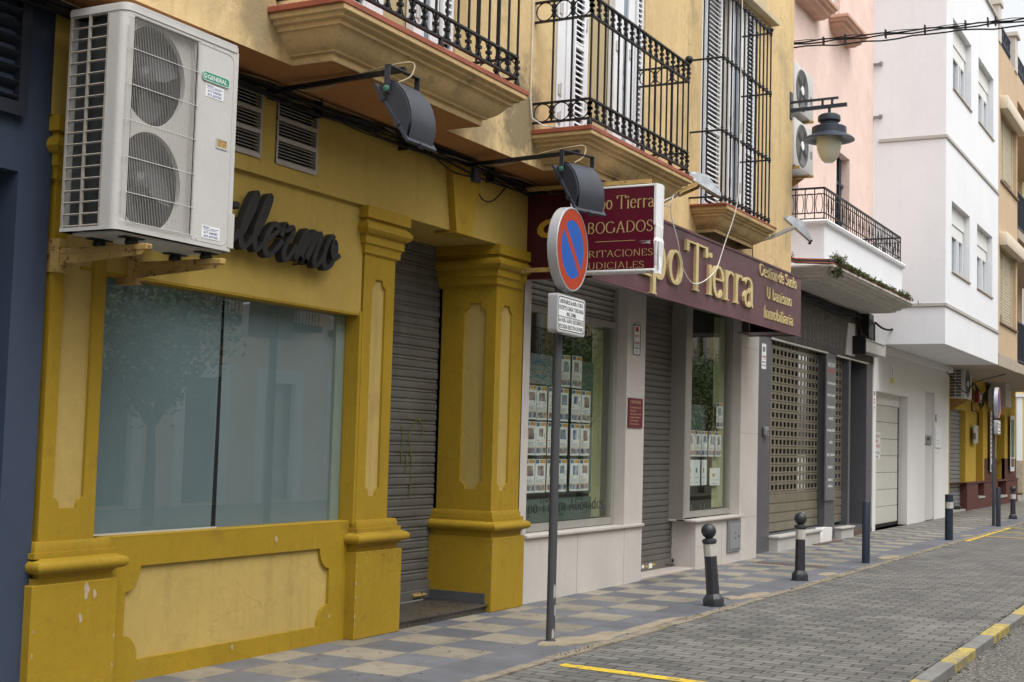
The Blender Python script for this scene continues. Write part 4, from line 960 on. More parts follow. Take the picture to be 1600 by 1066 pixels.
# boxed balcony
bx0, bx1, byf = 21.0, 26.62, 5.72
b = MB(); b.box(bx0, bx1, byf, PY, 4.42, 5.12, .01)
bb = put('balcony_parapet', b, MT['wrender'], pk)
b = MB(); b.usweep(bx0, bx1, PY, byf, [(.05, 5.215), (.065, 5.19), (.05, 5.15), (.02, 5.14), (.0, 5.11)], bottom=False); put('coping', b, MT['wrender'], bb)
b = MB(); b.usweep(bx0-.1, bx1-.55, PY, 5.80, [(.34, 4.44), (.34, 4.41), (.32, 4.40), (.30, 4.37), (.25, 4.36), (.23, 4.33), (.16, 4.31), (.15, 4.28), (.08, 4.265), (.07, 4.235), (0, 4.225), (0, 4.215)])
put('balcony_slab', b, MT['bcorn'], pk)
b = MB(); rx0, rx1, ry = bx0+.06, bx1-.04, byf+.03; zt, zb = 5.735, 5.25
for z in (zt, zb, 5.64, 5.34):
    t = .03 if z == zt else .016
    b.beam((rx0, PY, z), (rx0, ry, z), t, t); b.beam((rx0, ry, z), (rx1, ry, z), t, t); b.beam((rx1, ry, z), (rx1, PY, z), t, t)
n = 40
for i in range(n+1): x = rx0+(rx1-rx0)*i/n; b.beam((x, ry, zb-.03), (x, ry, zt), .018 if i % 5 == 0 else .012); b.lathe([(.006, 5.46), (.016, 5.475), (.006, 5.49)], (x, ry, 0), 6)
for X in (rx0, rx1):
    for i in range(5):
        y = ry+(PY-ry)*(i+.0)/5; b.beam((X, y, zb), (X, y, zt), .014)
        for s_ in (-1, 1): b.tube([(X, y+.08+s_*.055*abs(cos(t)), 5.49+.17*sin(t)) for t in [radians(-80+k*20) for k in range(9)]], .006, 5)
for i in range(0, n-1, 5):
    x = rx0+(rx1-rx0)*(i+2.5)/n
    for s_ in (-1, 1): b.tube([(x+s_*.13*abs(cos(t)), ry, 5.49+.16*sin(t)) for t in [radians(-80+k*20) for k in range(9)]], .007, 5)
put('balcony_railing', b, MT['iron'], pk)
b = MB(); b.box(25.45, 27.3, 6.18, 6.45, 3.46, 3.68, .006); b.box(25.5, 27.2, 6.16, 6.45, 3.68, 3.70); put('ledge_box', b, MT['whit_s'], pk)
b = MB(); b.box(25.44, 25.52, 6.14, 6.45, 3.40, 3.74); b.box(25.95, 26.0, 6.2, 6.45, 3.7, 4.2); put('meter_recess', b, MT['black'], pk)

# ================================================================== 4 the white house with the jutting upper floors
wh = thing('town_house', 'tall white house with jutting upper floors over a plain white garage front', 'building', (27.3, 6.45, 0))
WX, WY, WZ, WE = 27.55, 5.08, 3.74, 34.24
b = MB(); b.wall(6.42, .25, 27.24, 35.35, 0, 3.76, [(27.55, 30.52, 0, 2.80), (32.42, 33.53, -.1, 3.01)]); b.box(27.22, 27.25, 6.4, 6.8, 0, 3.75)
g_ = put('street_wall', b, MT['wrender2'], wh)
b = MB(); b.box(27.56, 30.51, 6.60, 6.66, 2.56, 2.80); put('garage_lintel', b, MT['wrender2'], g_)
b = MB(); b.box(32.4, 33.55, 6.47, 6.5, 0, 3.02); put('niche_back', b, M('grey_white_render', (.52,.52,.51), .85, .04, 1.5), g_)
b = MB(); z = .07
for i in range(7): b.box(27.60, 30.45, 6.62, 6.66, z+.004, z+.352, .006); z += .356
gd = put('garage_door', b, M('off_white_panel', (.56,.55,.50), .5, .04, 3), wh)
b = MB(); b.box(30.44, 30.50, 6.61, 6.66, .0, 2.56); b.box(27.6, 30.5, 6.63, 6.67, 0, .075); b.box(27.6, 30.5, 6.655, 6.67, .05, 2.57); put('door_seal', b, MT['blk'], gd)
b = MB(); b.box(27.3, 35.3, 6.30, 6.45, 3.60, 3.735, .01); put('cornice_ledge', b, MT['wrender2'], wh)
b = MB()
wins = [(28.26, 30.42, 9.06, 10.52), (31.36, 33.48, 9.06, 10.53), (28.20, 30.30, 5.27, 6.71), (31.24, 33.36, 5.27, 6.71)]
b.wall(WY, .22, WX, WE, WZ, 12.15, wins)
b.face([(WX, WY, WZ), (WX, WY, 12.15), (WX, 7.5, 12.15), (WX, 7.5, WZ)]); b.face([(WE, WY, WZ), (WE, 7.5, WZ), (WE, 7.5, 12.15), (WE, WY, 12.15)])
b.face([(WX, WY, WZ), (WX, 7.5, WZ), (WE, 7.5, WZ), (WE, WY, WZ)])
b.box(WX, WE, 7.4, 7.6, WZ, 12.15)
put('jutting_wall', b, MT['wrender'], wh)
b = MB()
for z in (4.50, 7.88): b.usweep(WX, WE+.01, 6.4, WY, [(.03, z+.05), (.03, z-.01), (0, z-.03)])
b.usweep(WX, WE, 7.5, WY, [(.05, 12.20), (.05, 12.13), (0, 12.12)])
put('string_course', b, M('greyish_trim', (.42,.40,.37), .8, .06, 2), wh)
b = MB(); b.box(WX, WE, WY, 8, 12.19, 12.21); put('roof', b, MT['beiget'], wh)
for (xa, xb, za, zb) in wins:
    b = MB(); b.box(xa, xb-.02, WY+.19, WY+.21, za, zb); w = put('window', b, MT['bglass'], wh)
    b = MB(); b.box(xa+.02, xb-.05, WY+.14, WY+.19, zb-.62, zb-.36, .01); b.box(xa, xb, WY+.12, WY+.2, zb-.36, zb); put('roller_box', b, MT['blindw'], w)
    b = MB()
    for x in (xa+.02, xa+.62, (xa+xb)/2+.25, xb-.62, xb-.12): b.box(x, x+.07, WY+.13, WY+.19, za, zb-.6)
    b.box(xa, xb, WY+.13, WY+.19, za, za+.06); put('window_frame', b, MT['white'], w)
    b = MB(); b.box(xa-.02, xb+.02, WY-.03, WY+.2, za-.035, za, .004); put('sill', b, MT['beiget'], w)
b = MB()
for z in (9.5, 8.4): b.box(WX-.04, WX, 6.36, 6.56, z-.02, z+.02); b.box(WX-.06, WX, 6.34, 6.40, z-.035, z+.035)
put('wall_hook', b, MT['galv'], wh)

# ================================================================== 5 beige house over the yellow corner shop
bg_ = thing('apartment_building', 'beige building with jutting upper floors above a yellow shop with an oxblood plinth', 'building', (36, 6.7, 0))
FY = 6.72
b = MB(); b.wall(FY, .35, 35.36, 49.2, .76, 4.3, [(36.80, 39.50, .76, 2.78), (41.2, 42.45, .76, 2.92), (45.0, 46.7, .76, 2.86)])
b.face([(35.36, FY, 0), (35.36, FY, 4.2), (35.36, 6.4, 4.2), (35.36, 6.4, 0)]); b.face([(49.2, FY, 0), (49.2, FY, 4.3), (49.2, 9, 4.3), (49.2, 9, 0)])
put('yellow_shop_wall', b, MT['yel'], bg_)
b = MB(); b.wall(FY-.05, .4, 35.5, 49.3, 0, .78, [(36.80, 39.48, 0, .79), (41.3, 42.4, .32, .79), (45.0, 46.7, .2, .79)]); b.wall(FY-.012, .1, 42.7, 49.22, .78, 1.46, [(45.0, 46.7, .7, 1.47)])
b.box(39.3, 49.35, FY-.075, FY-.05, .74, .80, .005) ; b.box(49.2, 49.3, FY-.05, 9, 0, .78)
put('plinth', b, MT['maro'], bg_)
b = MB(); corrugated(b, 36.8, 39.5, .08, 2.8, FY+.16, .115, .02); put('roller_shutter', b, MT['ssfar'], bg_)
b = MB(); b.box(36.8, 39.6, FY-.02, FY+.2, 0, .05); b.box(41.3, 42.4, FY-.08, FY+.2, .30, .35); b.box(44.9, 46.8, FY-.08, FY+.2, .22, .29); put('doorstep', b, MT['whit_s'], bg_)
b = MB(); b.box(41.2, 42.5, FY+.3, FY+.34, .3, 2.95); put('door', b, M('ochre_shade_door', (.30,.19,.03), .8, .1, 2), bg_)
b = MB(); corrugated(b, 45.0, 46.7, .25, 2.9, FY+.25, .1, .02); put('roller_shutter', b, MT['ss2'], bg_)
b = MB(); b.box(38.9, 39.3, FY+.05, FY+.14, .05, .12); b.box(38.6, 39.0, FY+.08, FY+.14, .06, .14); put('shutter_lock', b, MT['blk'], bg_)
# upper: jutting floors
b = MB()
bw = [(34.66, 37.40, 8.32, 10.1), (34.58, 37.30, 4.82, 6.7)]
b.wall(5.09, .18, 34.26, 37.56, 3.74, 11.7, bw); b.face([(34.26, 5.09, 3.74), (37.56, 5.09, 3.74), (37.56, 7.2, 3.74), (34.26, 7.2, 3.74)])
b.face([(37.56, 5.09, 3.74), (37.56, 6.5, 3.74), (37.56, 6.5, 11.7), (37.56, 5.09, 11.7)]); b.box(37.56, 49.2, 6.5, 6.8, 4.2, 11.7)
b.wall(5.09, .1, 37.56, 49.2, 11.1, 11.7, []); b.box(37.56, 49.2, 5.09, 6.5, 11.0, 11.1)
put('upper_wall', b, MT['beige'], bg_)
b = MB(); b.box(37.56, 49.2, 5.06, 6.6, 3.74, 3.99, .01); b.box(34.27, 49.2, 5.07, 7.2, 3.735, 3.745); b.box(34.28, 37.57, 5.07, 5.1, 3.745, 4.02)
b.box(37.56, 49.2, 5.06, 6.6, 7.30, 7.55, .01); put('floor_slab', b, MT['beiget'], bg_)
for (xa, xb, za, zb) in bw:
    b = MB(); z = za+.25
    corrugated(b, xa+.1, xb-.1, za+.08, zb, 5.22, .075, .01); w = put('window_blind', b, MT['blind'], bg_)
    b = MB(); b.box((xa+xb)/2-.3, (xa+xb)/2-.22, 5.18, 5.25, za, zb); b.box(xa, xa+.1, 5.18, 5.25, za, zb); b.box(xb-.1, xb, 5.18, 5.25, za, zb); put('window_frame', b, MT['blind'], w)
    b = MB(); b.box((xa+xb)/2-.2 if za > 7 else xa+.15, xb-.3 if za > 7 else xa+1.0, 5.19, 5.21, za, za+.25); put('gap', b, MT['dglass'], w)
    b = MB(); b.box(xa-.1, xb+.45, 4.90, 5.1, zb-.02, zb+.30, .02, 2); put('blind_box', b, M('cream_box', (.62,.54,.42), .6, .05, 3), w)
    b = MB(); b.box(xa-.05, xb+.1, 5.04, 5.2, za-.05, za, .005); put('sill', b, M('brown_sill', (.20,.13,.09), .7, .1, 3), w)
def bar_rail(x0, x1, y, z0, z1, ye):
    b = MB()
    for z in (z0+.08, z1): b.beam((x0, y, z), (x1, y, z), .04)
    x = x0
    while x < x1: b.beam((x, y, z0), (x, y, z1), .018); x += .11
    for z in (z0+.08, z1): b.beam((x0, y, z), (x0, ye, z), .04)
    return put('balcony_railing', b, MT['navy'], bg_)
bar_rail(37.7, 49, 5.12, 4.0, 5.10, 6.5); bar_rail(37.7, 49, 5.12, 7.56, 8.58, 6.5)
# roof terrace railing with posts
b = MB(); b.box(34.3, 34.62, 5.06, 5.3, 11.7, 12.62, .01); b.box(34.24, 34.7, 5.02, 5.36, 12.62, 12.75, .01)
for x in (37.0, 40.4, 43.8, 47.2): b.box(x, x+.42, 5.06, 5.4, 11.65, 12.58, .01); b.box(x-.07, x+.49, 5.0, 5.45, 12.58, 12.70, .01)
put('terrace_post', b, M('pale_post', (.55,.50,.45), .8, .05), bg_)
b = MB()
for (x0, x1) in ((34.62, 37.0), (37.42, 40.4), (40.8, 43.8), (44.2, 47.2)):
    for z in (11.8, 12.05, 12.42): b.beam((x0, 5.2, z), (x1, 5.2, z), .035)
    x = x0+.1
    while x < x1: b.beam((x, 5.2, 11.7), (x, 5.2, 12.42), .02); x += .13
    for k in range(int((x1-x0)/.5)): b.tube([(x0+.3+k*.5+.12*cos(t), 5.2, 12.23+.12*sin(t)) for t in [i*pi/6 for i in range(13)]], .012, 5)
put('terrace_railing', b, MT['navy'], bg_)
b = MB(); b.box(34.3, 49.2, 5.3, 8.5, 11.68, 11.72); put('roof', b, MT['beiget'], bg_)

# ================================================================== 6 the building that closes the street
fb = thing('corner_building', 'distant cream and white building with arches and white pilasters closing the street', 'building', (60, 8, 0))
b = MB(); 
P = [(-2.0, -.06), (12, -.06), (12, 16.2), (-2, 16.2)]
def archo(a, w, h): return [(a, .0+h)]+[] 
def arch_loop(y0, y1, z1): r = (y1-y0)/2; return [(y1, .3), (y0, .3)]+[((y0+y1)/2+r*cos(radians(180-k*18)), z1+r*.85*sin(radians(180-k*18))) for k in range(11)]
holes = [arch_loop(y, y+1.35, 3.9) for y in (-.9, .95, 2.8, 4.65, 6.45)]
b.plate([(-12, -.06), (-12, 16.2), (2, 16.2), (2, -.06)], [[(-p[0], p[1]) for p in h] for h in holes], (60, 0, 0), (0,-1,0), (0,0,1), .5)
put('wall', b, M('pale_yellow_wall', (.62,.50,.22), .85, .04, 1), fb)
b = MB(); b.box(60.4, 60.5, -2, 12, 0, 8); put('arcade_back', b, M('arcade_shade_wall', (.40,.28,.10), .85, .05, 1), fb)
b = MB()
for y in (-1.05, .8, 2.65, 4.5, 6.3, 8.02): b.box(59.85, 60.02, y-.09, y+.12, 1.35, 4.0, .01); b.box(59.8, 60.05, y-.15, y+.18, 4.0, 4.12)
b.box(59.8, 60.0, -2, 12, 5.9, 6.2); b.box(59.7, 60.0, -2, 12, 13.3, 13.6); b.box(59.75, 60.0, -2, 12, 9.5, 9.7); b.box(59.9, 60.1, -2, 12, 14.6, 16.2)
put('street_pilaster', b, MT['wrender'], fb)
b = MB()
for y in (-1.05, .8, 2.65, 4.5, 6.3, 8.02): b.box(59.8, 60.05, y-.12, y+.15, 0, 1.35, .02)
put('stone_base', b, M('rough_stone', (.34,.29,.22), .9, .2, 6, .5, 20), fb)
for z in (7.0, 10.4):
    for y in (0, 2.4, 4.8, 7.4):
        b = MB(); b.box(59.94, 59.985, y, y+1, z, z+1.9); w = put('window', b, MT['bglass'], fb)
        b = MB(); b.box(59.9, 59.96, y-.1, y, z-.1, z+2); b.box(59.9, 59.96, y+1, y+1.1, z-.1, z+2); b.box(59.9, 59.96, y+.47, y+.53, z, z+1.9); put('window_frame', b, MT['white'], w)

# ================================================================== 7 the row across the street (behind the camera, mirrored in the shop glass)
def opp_house(x0, x1, h, mat, label, seed):
    rnd = random.Random(seed)
    t = thing('town_house', label, 'building', (x0, -6.5, 0))
    YF = -6.5; ops = []; x = x0+.9
    while x < x1-1.6:
        ops.append((x, x+1.1, .12, 2.75)); ops.append((x, x+1.1, 4.1, 6.5)); x += 2.6
    b = MB()
    xs = sorted({x0, x1, *[o[0] for o in ops], *[o[1] for o in ops]}); zs = sorted({0, h, .12, 2.75, 4.1, 6.5})
    for xa, xb in zip(xs[:-1], xs[1:]):
        for za, zb in zip(zs[:-1], zs[1:]):
            if any(o[0] < (xa+xb)/2 < o[1] and o[2] < (za+zb)/2 < o[3] for o in ops): continue
            b.face([(xa, YF, za), (xb, YF, za), (xb, YF, zb), (xa, YF, zb)])
    b.box(x0, x1, YF-6, YF-.4, 0, h)
    put('wall', b, mat, t)
    b = MB(); b.box(x0, x1, YF-6, YF+.25, h, h+.25); put('roof', b, MT['beiget'], t)
    for o in ops:
        b = MB(); b.box(o[0], o[1], YF-.3, YF-.25, o[2], o[3]); w = put('window', b, MT['dglass'] if rnd.random() < .6 else MT['blind'], t)
        b = MB(); b.box(o[0]-.28, o[0], YF-.1, YF+.04, o[2]-.1, o[3]+.3); b.box(o[1], o[1]+.28, YF-.1, YF+.04, o[2]-.1, o[3]+.3); b.box(o[0], o[1], YF-.1, YF+.04, o[3], o[3]+.3); put('window_surround', b, MT['wrender'], w)
        if o[2] > 3:
            b = MB(); b.box(o[0]-.3, o[1]+.3, YF, YF+.5, o[2]-.15, o[2]); 
            k = o[0]-.28
            while k < o[1]+.3: b.beam((k, YF+.47, o[2]), (k, YF+.47, o[2]+.95), .015); k += .12
            b.beam((o[0]-.28, YF+.47, o[2]+.95), (o[1]+.28, YF+.47, o[2]+.95), .03); put('balcony', b, MT['iron'], w)
opp_house(-9, 18, 8.2, M('warm_cream_wall', (.78,.66,.46), .85, .05, 1), 'long warm cream town house across the street, nearest the camera', 2)
opp_house(18, 33, 8.6, M('peach_cream_wall', (.72,.58,.42), .85, .05, 1), 'peach cream town house across the street, mirrored in the mustard shop window', 3)
opp_house(33, 48, 9.2, M('yellow_cream_wall', (.80,.64,.34), .85, .05, 1), 'yellow cream town house across the street, mirrored in the large marble-framed window', 4)
opp_house(48, 57, 8.4, M('pale_yellow_cream_wall', (.80,.70,.46), .85, .05, 1), 'pale yellow town house across the street, mirrored in the narrow marble-framed window', 5)
def tree(x, y, h, r, seed, label):
    rnd = random.Random(seed); t = thing('orange_tree', label, 'tree', (x, y, 0), 'orange trees along the opposite pavement')
    b = MB(); b.tube([(x, y, 0), (x+.03, y, 1), (x-.02, y+.02, h-r)], [.11, .085, .06], 8)
    for i in range(6):
        a = i*1.05; b.tube([(x, y, h-r-.1), (x+cos(a)*r*.4, y+sin(a)*r*.4, h-r*.5), (x+cos(a)*r*.75, y+sin(a)*r*.75, h-r*.1)], [.05, .03, .012], 6)
    put('trunk', b, MT['bark'], t)
    b = MB(); cl = []
    for i in range(60):
        v = Vector((rnd.gauss(0,1), rnd.gauss(0,1), rnd.gauss(0,1))).normalized()*r*rnd.uniform(.35, 1); v.z *= .85; cl.append(Vector((x, y, h))+v)
    for c in cl:
        for k in range(80):
            p = c+Vector((rnd.gauss(0,.17), rnd.gauss(0,.17), rnd.gauss(0,.17)))*r
            u = Vector((rnd.gauss(0,1), rnd.gauss(0,1), rnd.gauss(0,.6))).normalized(); w = u.orthogonal().normalized()
            b.face([p-u*.065, p+w*.03, p+u*.065, p-w*.03])
    b.recalc = False; put('crown', b, MT['leaf'], t)
tree(16.7, -2.9, 3.05, 1.3, 3, 'orange tree with a round crown across the street, mirrored in the mustard shop window')
tree(33.2, -2.9, 3.3, 1.5, 4, 'orange tree across the street, mirrored in the large marble-framed window')
tree(42.6, -2.9, 3.3, 1.6, 6, 'orange tree across the street, mirrored in the narrow marble-framed window')

# ================================================================== OBJECTS
# ---- big air-conditioning unit
ac = thing('air_conditioner', 'big two-fan cream air-conditioning unit on rusty brackets, left of the mustard shop sign', 'air conditioner', (6.05, 5.9, 2.7))
x0, x1, y0, y1, z0, z1 = 5.55, 6.55, 5.5, 5.93, 2.715, 4.0
b = MB()
def rrect(cx0, cx1, cy0, cy1, r, n=5):
    P = []
    for (cx, cy, a0) in ((cx0+r, cy0+r, 180), (cx1-r, cy0+r, 270)): P += [(cx+r*cos(radians(a0+i*90/n)), cy+r*sin(radians(a0+i*90/n))) for i in range(n+1)]
    P += [(cx1, cy1), (cx0, cy1)]
    return P
# front skin with an opening for the fan guard; rounded left corner
b.plate([(x0+.055, z0+.02), (x1-.02, z0+.02), (x1-.02, z1-.03), (x0+.055, z1-.03)], [[(x0+.075, z0+.05), (x0+.60, z0+.05), (x0+.60, z1-.055), (x0+.075, z1-.055)]], (0, y0, 0), XF, ZF, .004)
c_ = [(x0+.055-.055*sin(radians(a)), y0+.055-.055*cos(radians(a))) for a in range(0, 91, 15)]
for p, q in zip(c_[:-1], c_[1:]): b.face([(p[0], p[1], z0+.02), (q[0], q[1], z0+.02), (q[0], q[1], z1-.03), (p[0], p[1], z1-.03)])
b.face([(x0, y0+.055, z0+.02), (x0, y0+.13, z0+.02), (x0, y0+.13, z1-.03), (x0, y0+.055, z1-.03)])
b.face([(x1-.02, y0, z0+.02), (x1, y0+.02, z0+.02), (x1, y0+.02, z1-.03), (x1-.02, y0, z1-.03)]); b.face([(x1, y0+.02, z0+.02), (x1, y1, z0+.02), (x1, y1, z1-.03), (x1, y0+.02, z1-.03)])
b.face([(x0, y1, z0), (x1, y1, z0), (x1, y1, z1), (x0, y1, z1)])
put('casing', b, MT['acw'], ac)
b = MB(); P = rrect(x0-.004, x1+.004, y0-.005, y1, .055)
b.plate(P, [], (0, 0, z1), (1,0,0), (0,1,0), .034); b.plate([(p[0]*.985+6.05*.015, p[1]) for p in P], [], (0, 0, z1+.012), (1,0,0), (0,1,0), .013); put('lid', b, MT['acw'], ac)
b = MB(); b.plate(P, [], (0, 0, z0+.021), (1,0,0), (0,1,0), .021); b.box(x0+.05, x1-.05, y0+.05, y1-.05, z0-.012, z0); put('base_pan', b, MT['acw'], ac)
b = MB()       # raised outline and side cover on the right-hand panel
b.box(x0+.605, x0+.609, y0-.003, y0, z0+.03, z1-.04); b.box(x1-.06, x1-.003, y0-.006, y0, z0+.025, z0+.24); b.box(x1-.001, x1+.004, y0+.03, y0+.2, z0+.03, z0+.24)
pts = [(x0+.62, z0+.03), (x0+.62, z1-.06)]+[(x1-.12+.06*cos(radians(90-i*15)), z1-.12+.06*sin(radians(90-i*15))) for i in range(7)]+[(x1-.06, z0+.12)]+[(x1-.12+.06*cos(radians(-i*15)), z0+.09+.06*sin(radians(-i*15))) for i in range(7)]+[(x0+.62, z0+.03)]
ribbon(b, pts, Vector((0, y0, 0)), XF, ZF, lambda a, c: .003, .0025)
for (x, z) in ((x1-.03, z0+.22), (x1-.03, z0+.05), (x0+.66, z0+.04), (x0+.62, z1-.05), (x1-.25, z1-.045), (x0+.64, z1-.02)): b.lathe([(.0, -.004), (.005, -.004), (.006, 0)], (x, y0, z), 8, (0,1,0))
put('panel_seam', b, MT['acg'], ac)
b = MB(); b.wall(y0-.004, .02, x0+.80, x0+.905, z0+.62, z0+.685, [(x0+.81, x0+.895, z0+.63, z0+.675)]); hd = put('handle_recess', b, MT['acg'], ac)
b = MB(); b.box(x0+.805, x0+.9, y0-.002, y0-.001, z0+.625, z0+.68); put('recess_shade', b, MT['rust'], hd)
# fan section
b = MB(); ring = lambda cz: [(5.84+.262*cos(2*pi*i/40), cz+.292*sin(2*pi*i/40)) for i in range(40)]
b.plate([(x0+.07, z0+.045), (x0+.605, z0+.045), (x0+.605, z1-.05), (x0+.07, z1-.05)], [ring(3.655), ring(3.03)], (0, y0+.045, 0), XF, ZF, .03)
b.box(x0+.07, x0+.075, y0, y0+.05, z0+.05, z1-.055); b.box(x0+.60, x0+.605, y0, y0+.05, z0+.05, z1-.055)
put('fan_shroud', b, MT['acg'], ac)
b = MB(); b.box(x0+.06, x0+.62, y0+.24, y0+.26, z0+.04, z1-.05); put('coil_back', b, MT['accoil'], ac)
for cz in (3.655, 3.03):
    b = MB(); cx, cy = 5.84, y0+.12
    b.lathe([(0, -.05), (.03, -.05), (.062, -.03), (.075, 0), (.075, .05)], (cx, cy, cz), 20, (0,1,0))
    for k in range(3):
        a0 = k*2*pi/3+.4+cz
        va = []
        for i in range(7):
            t = i/6
            a_in = a0+t*1.5; r_in = .07; a_out = a0+.35+t*1.45; r_out = .245
            for (r, a) in ((r_in, a_in), ((r_in+r_out)/2, (a_in+a_out)/2), (r_out, a_out)): va.append(b.bm.verts.new((cx+r*cos(a), cy-.035+.09*t, cz+r*sin(a)*1.1)))
        for i in range(6):
            for j in range(2): b.bm.faces.new([va[i*3+j], va[i*3+j+1], va[i*3+j+4], va[i*3+j+3]])
    f = put('fan', b, MT['acfan'], ac)
b = MB(); gx0, gx1, gz0, gz1 = x0+.02, x0+.605, z0+.04, z1-.045; gy = y0-.012
n = 46
for i in range(n+1):
    x = gx0+(gx1-gx0)*i/n; ins = 0.06*(1-min(1, (x-gx0)/.06)) if x < gx0+.06 else 0
    b.tube([(x, gy+.015, gz0+ins), (x, gy, gz0+ins+.015), (x, gy, gz1-ins-.015), (x, gy+.015, gz1-ins)], .0011, 4, False)
for z in (gz0+.01, z0+.215, z0+.415, z0+.625, z0+.83, z0+1.035, gz1-.01): b.tube([(gx0, gy+.012, z), (gx0+.02, gy-.003, z), (gx1, gy-.003, z)], .0026, 5)
for x in (gx0+.005, gx1): b.tube([(x, gy+.002, gz0+.05), (x, gy+.002, gz1-.05)], .0032, 5)
put('fan_guard', b, MT['acg'], ac)
b = MB()      # louvred side: two columns of openings
ya, ym, yb = y0+.13, y0+.275, y1-.012
for y in (ya, ym, yb): b.box(x0-.003, x0+.012, y-.007, y+.007, z0+.02, z1-.035)
z = z0+.03
for i in range(19): b.obox((x0+.004, (ya+yb)/2, z), (0,1,0), (.8,0,-.5), (.5,0,.8), (yb-ya)/2, .0055, .003); z += .0675
put('side_grille', b, M('dirty_side_slats', (.33,.30,.26), .6, .2, 12), ac)
b = MB(); b.box(x0+.05, x0+.06, y0+.12, y1-.02, z0+.03, z1-.05); put('side_coil', b, MT['accoil'], ac)
b = MB(); pts = arc(6.22, 3.752, .025, .027, 270, 90, 8)+arc(6.42, 3.752, .025, .027, 90, -90, 8); b.plate(pts[::-1], [], (0, y0-.007, 0), XF, ZF, .007)
bd = put('badge', b, MT['green'], ac)
b = MB(); sans(b, 'GENERAL', (6.245, y0-.0072, 3.738), XF, ZF, .028, .175, .001, .01); ribbon(b, arc(6.222, 3.752, .013, .014, 0, 360, 14), Vector((0, y0-.0072, 0)), XF, ZF, lambda a, c: .002, .001); b.box(6.2215, 6.2235, y0-.008, y0-.007, 3.742, 3.762)
ribbon(b, pts[::-1]+[pts[-1]], Vector((0, y0-.0072, 0)), XF, ZF, lambda a, c: .0016, .0008)
put('badge_lettering', b, MT['paper'], bd)
for (sx, sz) in ((6.235, 3.632), (6.255, 2.768)):
    b = MB(); b.box(sx, sx+.165, y0-.002, y0-.0005, sz, sz+.078); s_ = put('service_sticker', b, MT['paper'], ac)
    b = MB(); sans(b, 'TECNO', (sx+.008, y0-.0022, sz+.060), XF, ZF, .013, .06, .0006, .01); b.box(sx+.08, sx+.15, y0-.003, y0-.002, sz+.060, sz+.063); b.box(sx+.01, sx+.13, y0-.003, y0-.002, sz+.052, sz+.0535)
    sans(b, '617 546582', (sx+.02, y0-.0022, sz+.030), XF, ZF, .014, .125, .0006, .01); sans(b, '675 657365', (sx+.02, y0-.0022, sz+.008), XF, ZF, .014, .125, .0006, .01); put('sticker_print', b, MT['ink'], s_)
for bx in (5.78, 6.42):
    b = MB(); b.box(bx-.025, bx+.025, 5.46, 6.30, 2.625, 2.66, .004); 
    b.plate([(-6.20, 2.555), (-5.50, 2.60), (-5.47, 2.63), (-6.20, 2.63)], [], (bx-.02, 0, 0), (0,-1,0), (0,0,1), .006); b.box(bx-.03, bx+.03, 6.14, 6.30, 2.52, 2.72)
    br = put('bracket', b, MT['rust'], ac)
    for yy in (5.60, 5.85):
        b = MB(); b.lathe([(.035, 2.66), (.04, 2.675), (.03, 2.70), (.04, 2.705)], (bx, yy, 0), 12); b.box(bx-.08, bx+.08, yy-.03, yy+.03, 2.695, 2.703); put('rubber_foot', b, MT['blk'], br)
b = MB(); b.tube([(6.0, 5.93, 3.9), (5.9, 6.0, 4.02), (5.5, 6.1, 4.06)], .02, 8); b.tube([(6.5, 5.95, 2.9), (6.58, 6.05, 2.85), (6.6, 6.12, 3.4), (6.6, 6.12, 4.0)], .018, 8); put('refrigerant_pipe', b, MT['rubber'], ac)

# ---- shop name in script letters
sg = thing('shop_sign', 'black slanted script letters standing off the wall above the mustard shop window', 'sign', (7.6, 6.2, 3.0))
LET = {
 'G': [(6.90,3.20),(6.84,3.26),(6.74,3.22),(6.68,3.06),(6.72,2.92),(6.82,2.90),(6.88,3.02),(6.80,3.03),(6.90,3.03),(6.86,2.84),(6.76,2.78)],
 'u': [(6.98,3.08),(6.94,2.96),(6.98,2.90),(7.06,2.98),(7.10,3.08),(7.06,2.96),(7.10,2.90),(7.16,2.96)],
 'i': [(7.24,3.09),(7.18,2.96),(7.20,2.89),(7.28,2.94),(7.33,3.0)],
 'l': [(7.36,2.98),(7.47,3.16),(7.515,3.275),(7.49,3.285),(7.42,3.17),(7.36,3.04),(7.345,2.95),(7.37,2.895),(7.43,2.925),(7.47,2.98)],
 'l2': [(7.52,3.0),(7.62,3.16),(7.665,3.28),(7.64,3.29),(7.57,3.17),(7.51,3.04),(7.495,2.95),(7.525,2.895),(7.60,2.95)],
 'e': [(7.645,2.985),(7.74,3.045),(7.765,3.085),(7.72,3.105),(7.65,3.035),(7.61,2.945),(7.63,2.885),(7.68,2.88),(7.76,2.945),(7.81,3.0)],
 'r': [(7.80,3.03),(7.85,3.125),(7.865,3.085),(7.93,3.11),(7.93,3.06),(7.86,2.98),(7.83,2.90),(7.86,2.865),(7.92,2.915),(7.98,2.99)],
 'm': [(7.975,2.885),(8.07,3.085),(8.11,3.095),(8.02,2.88),(8.09,2.99),(8.165,3.10),(8.20,3.10),(8.085,2.865),(8.17,3.0),(8.245,3.105),(8.275,3.09),(8.20,2.93),(8.21,2.87),(8.27,2.90),(8.33,2.98)],
 'o': [(8.455,3.10),(8.42,3.115),(8.36,3.04),(8.325,2.93),(8.35,2.87),(8.42,2.90),(8.475,3.0),(8.46,3.08),(8.43,3.02),(8.46,2.955),(8.53,2.985)],
}
ORD = [('G', 'G', 0), ('u', 'u', 0), ('i', 'i', 0), ('l', 'l', 0), ('l', 'l2', 0), ('e', 'e', 0), ('r', 'r', 0), ('m', 'm', 0), ('o', 'o', 0)]
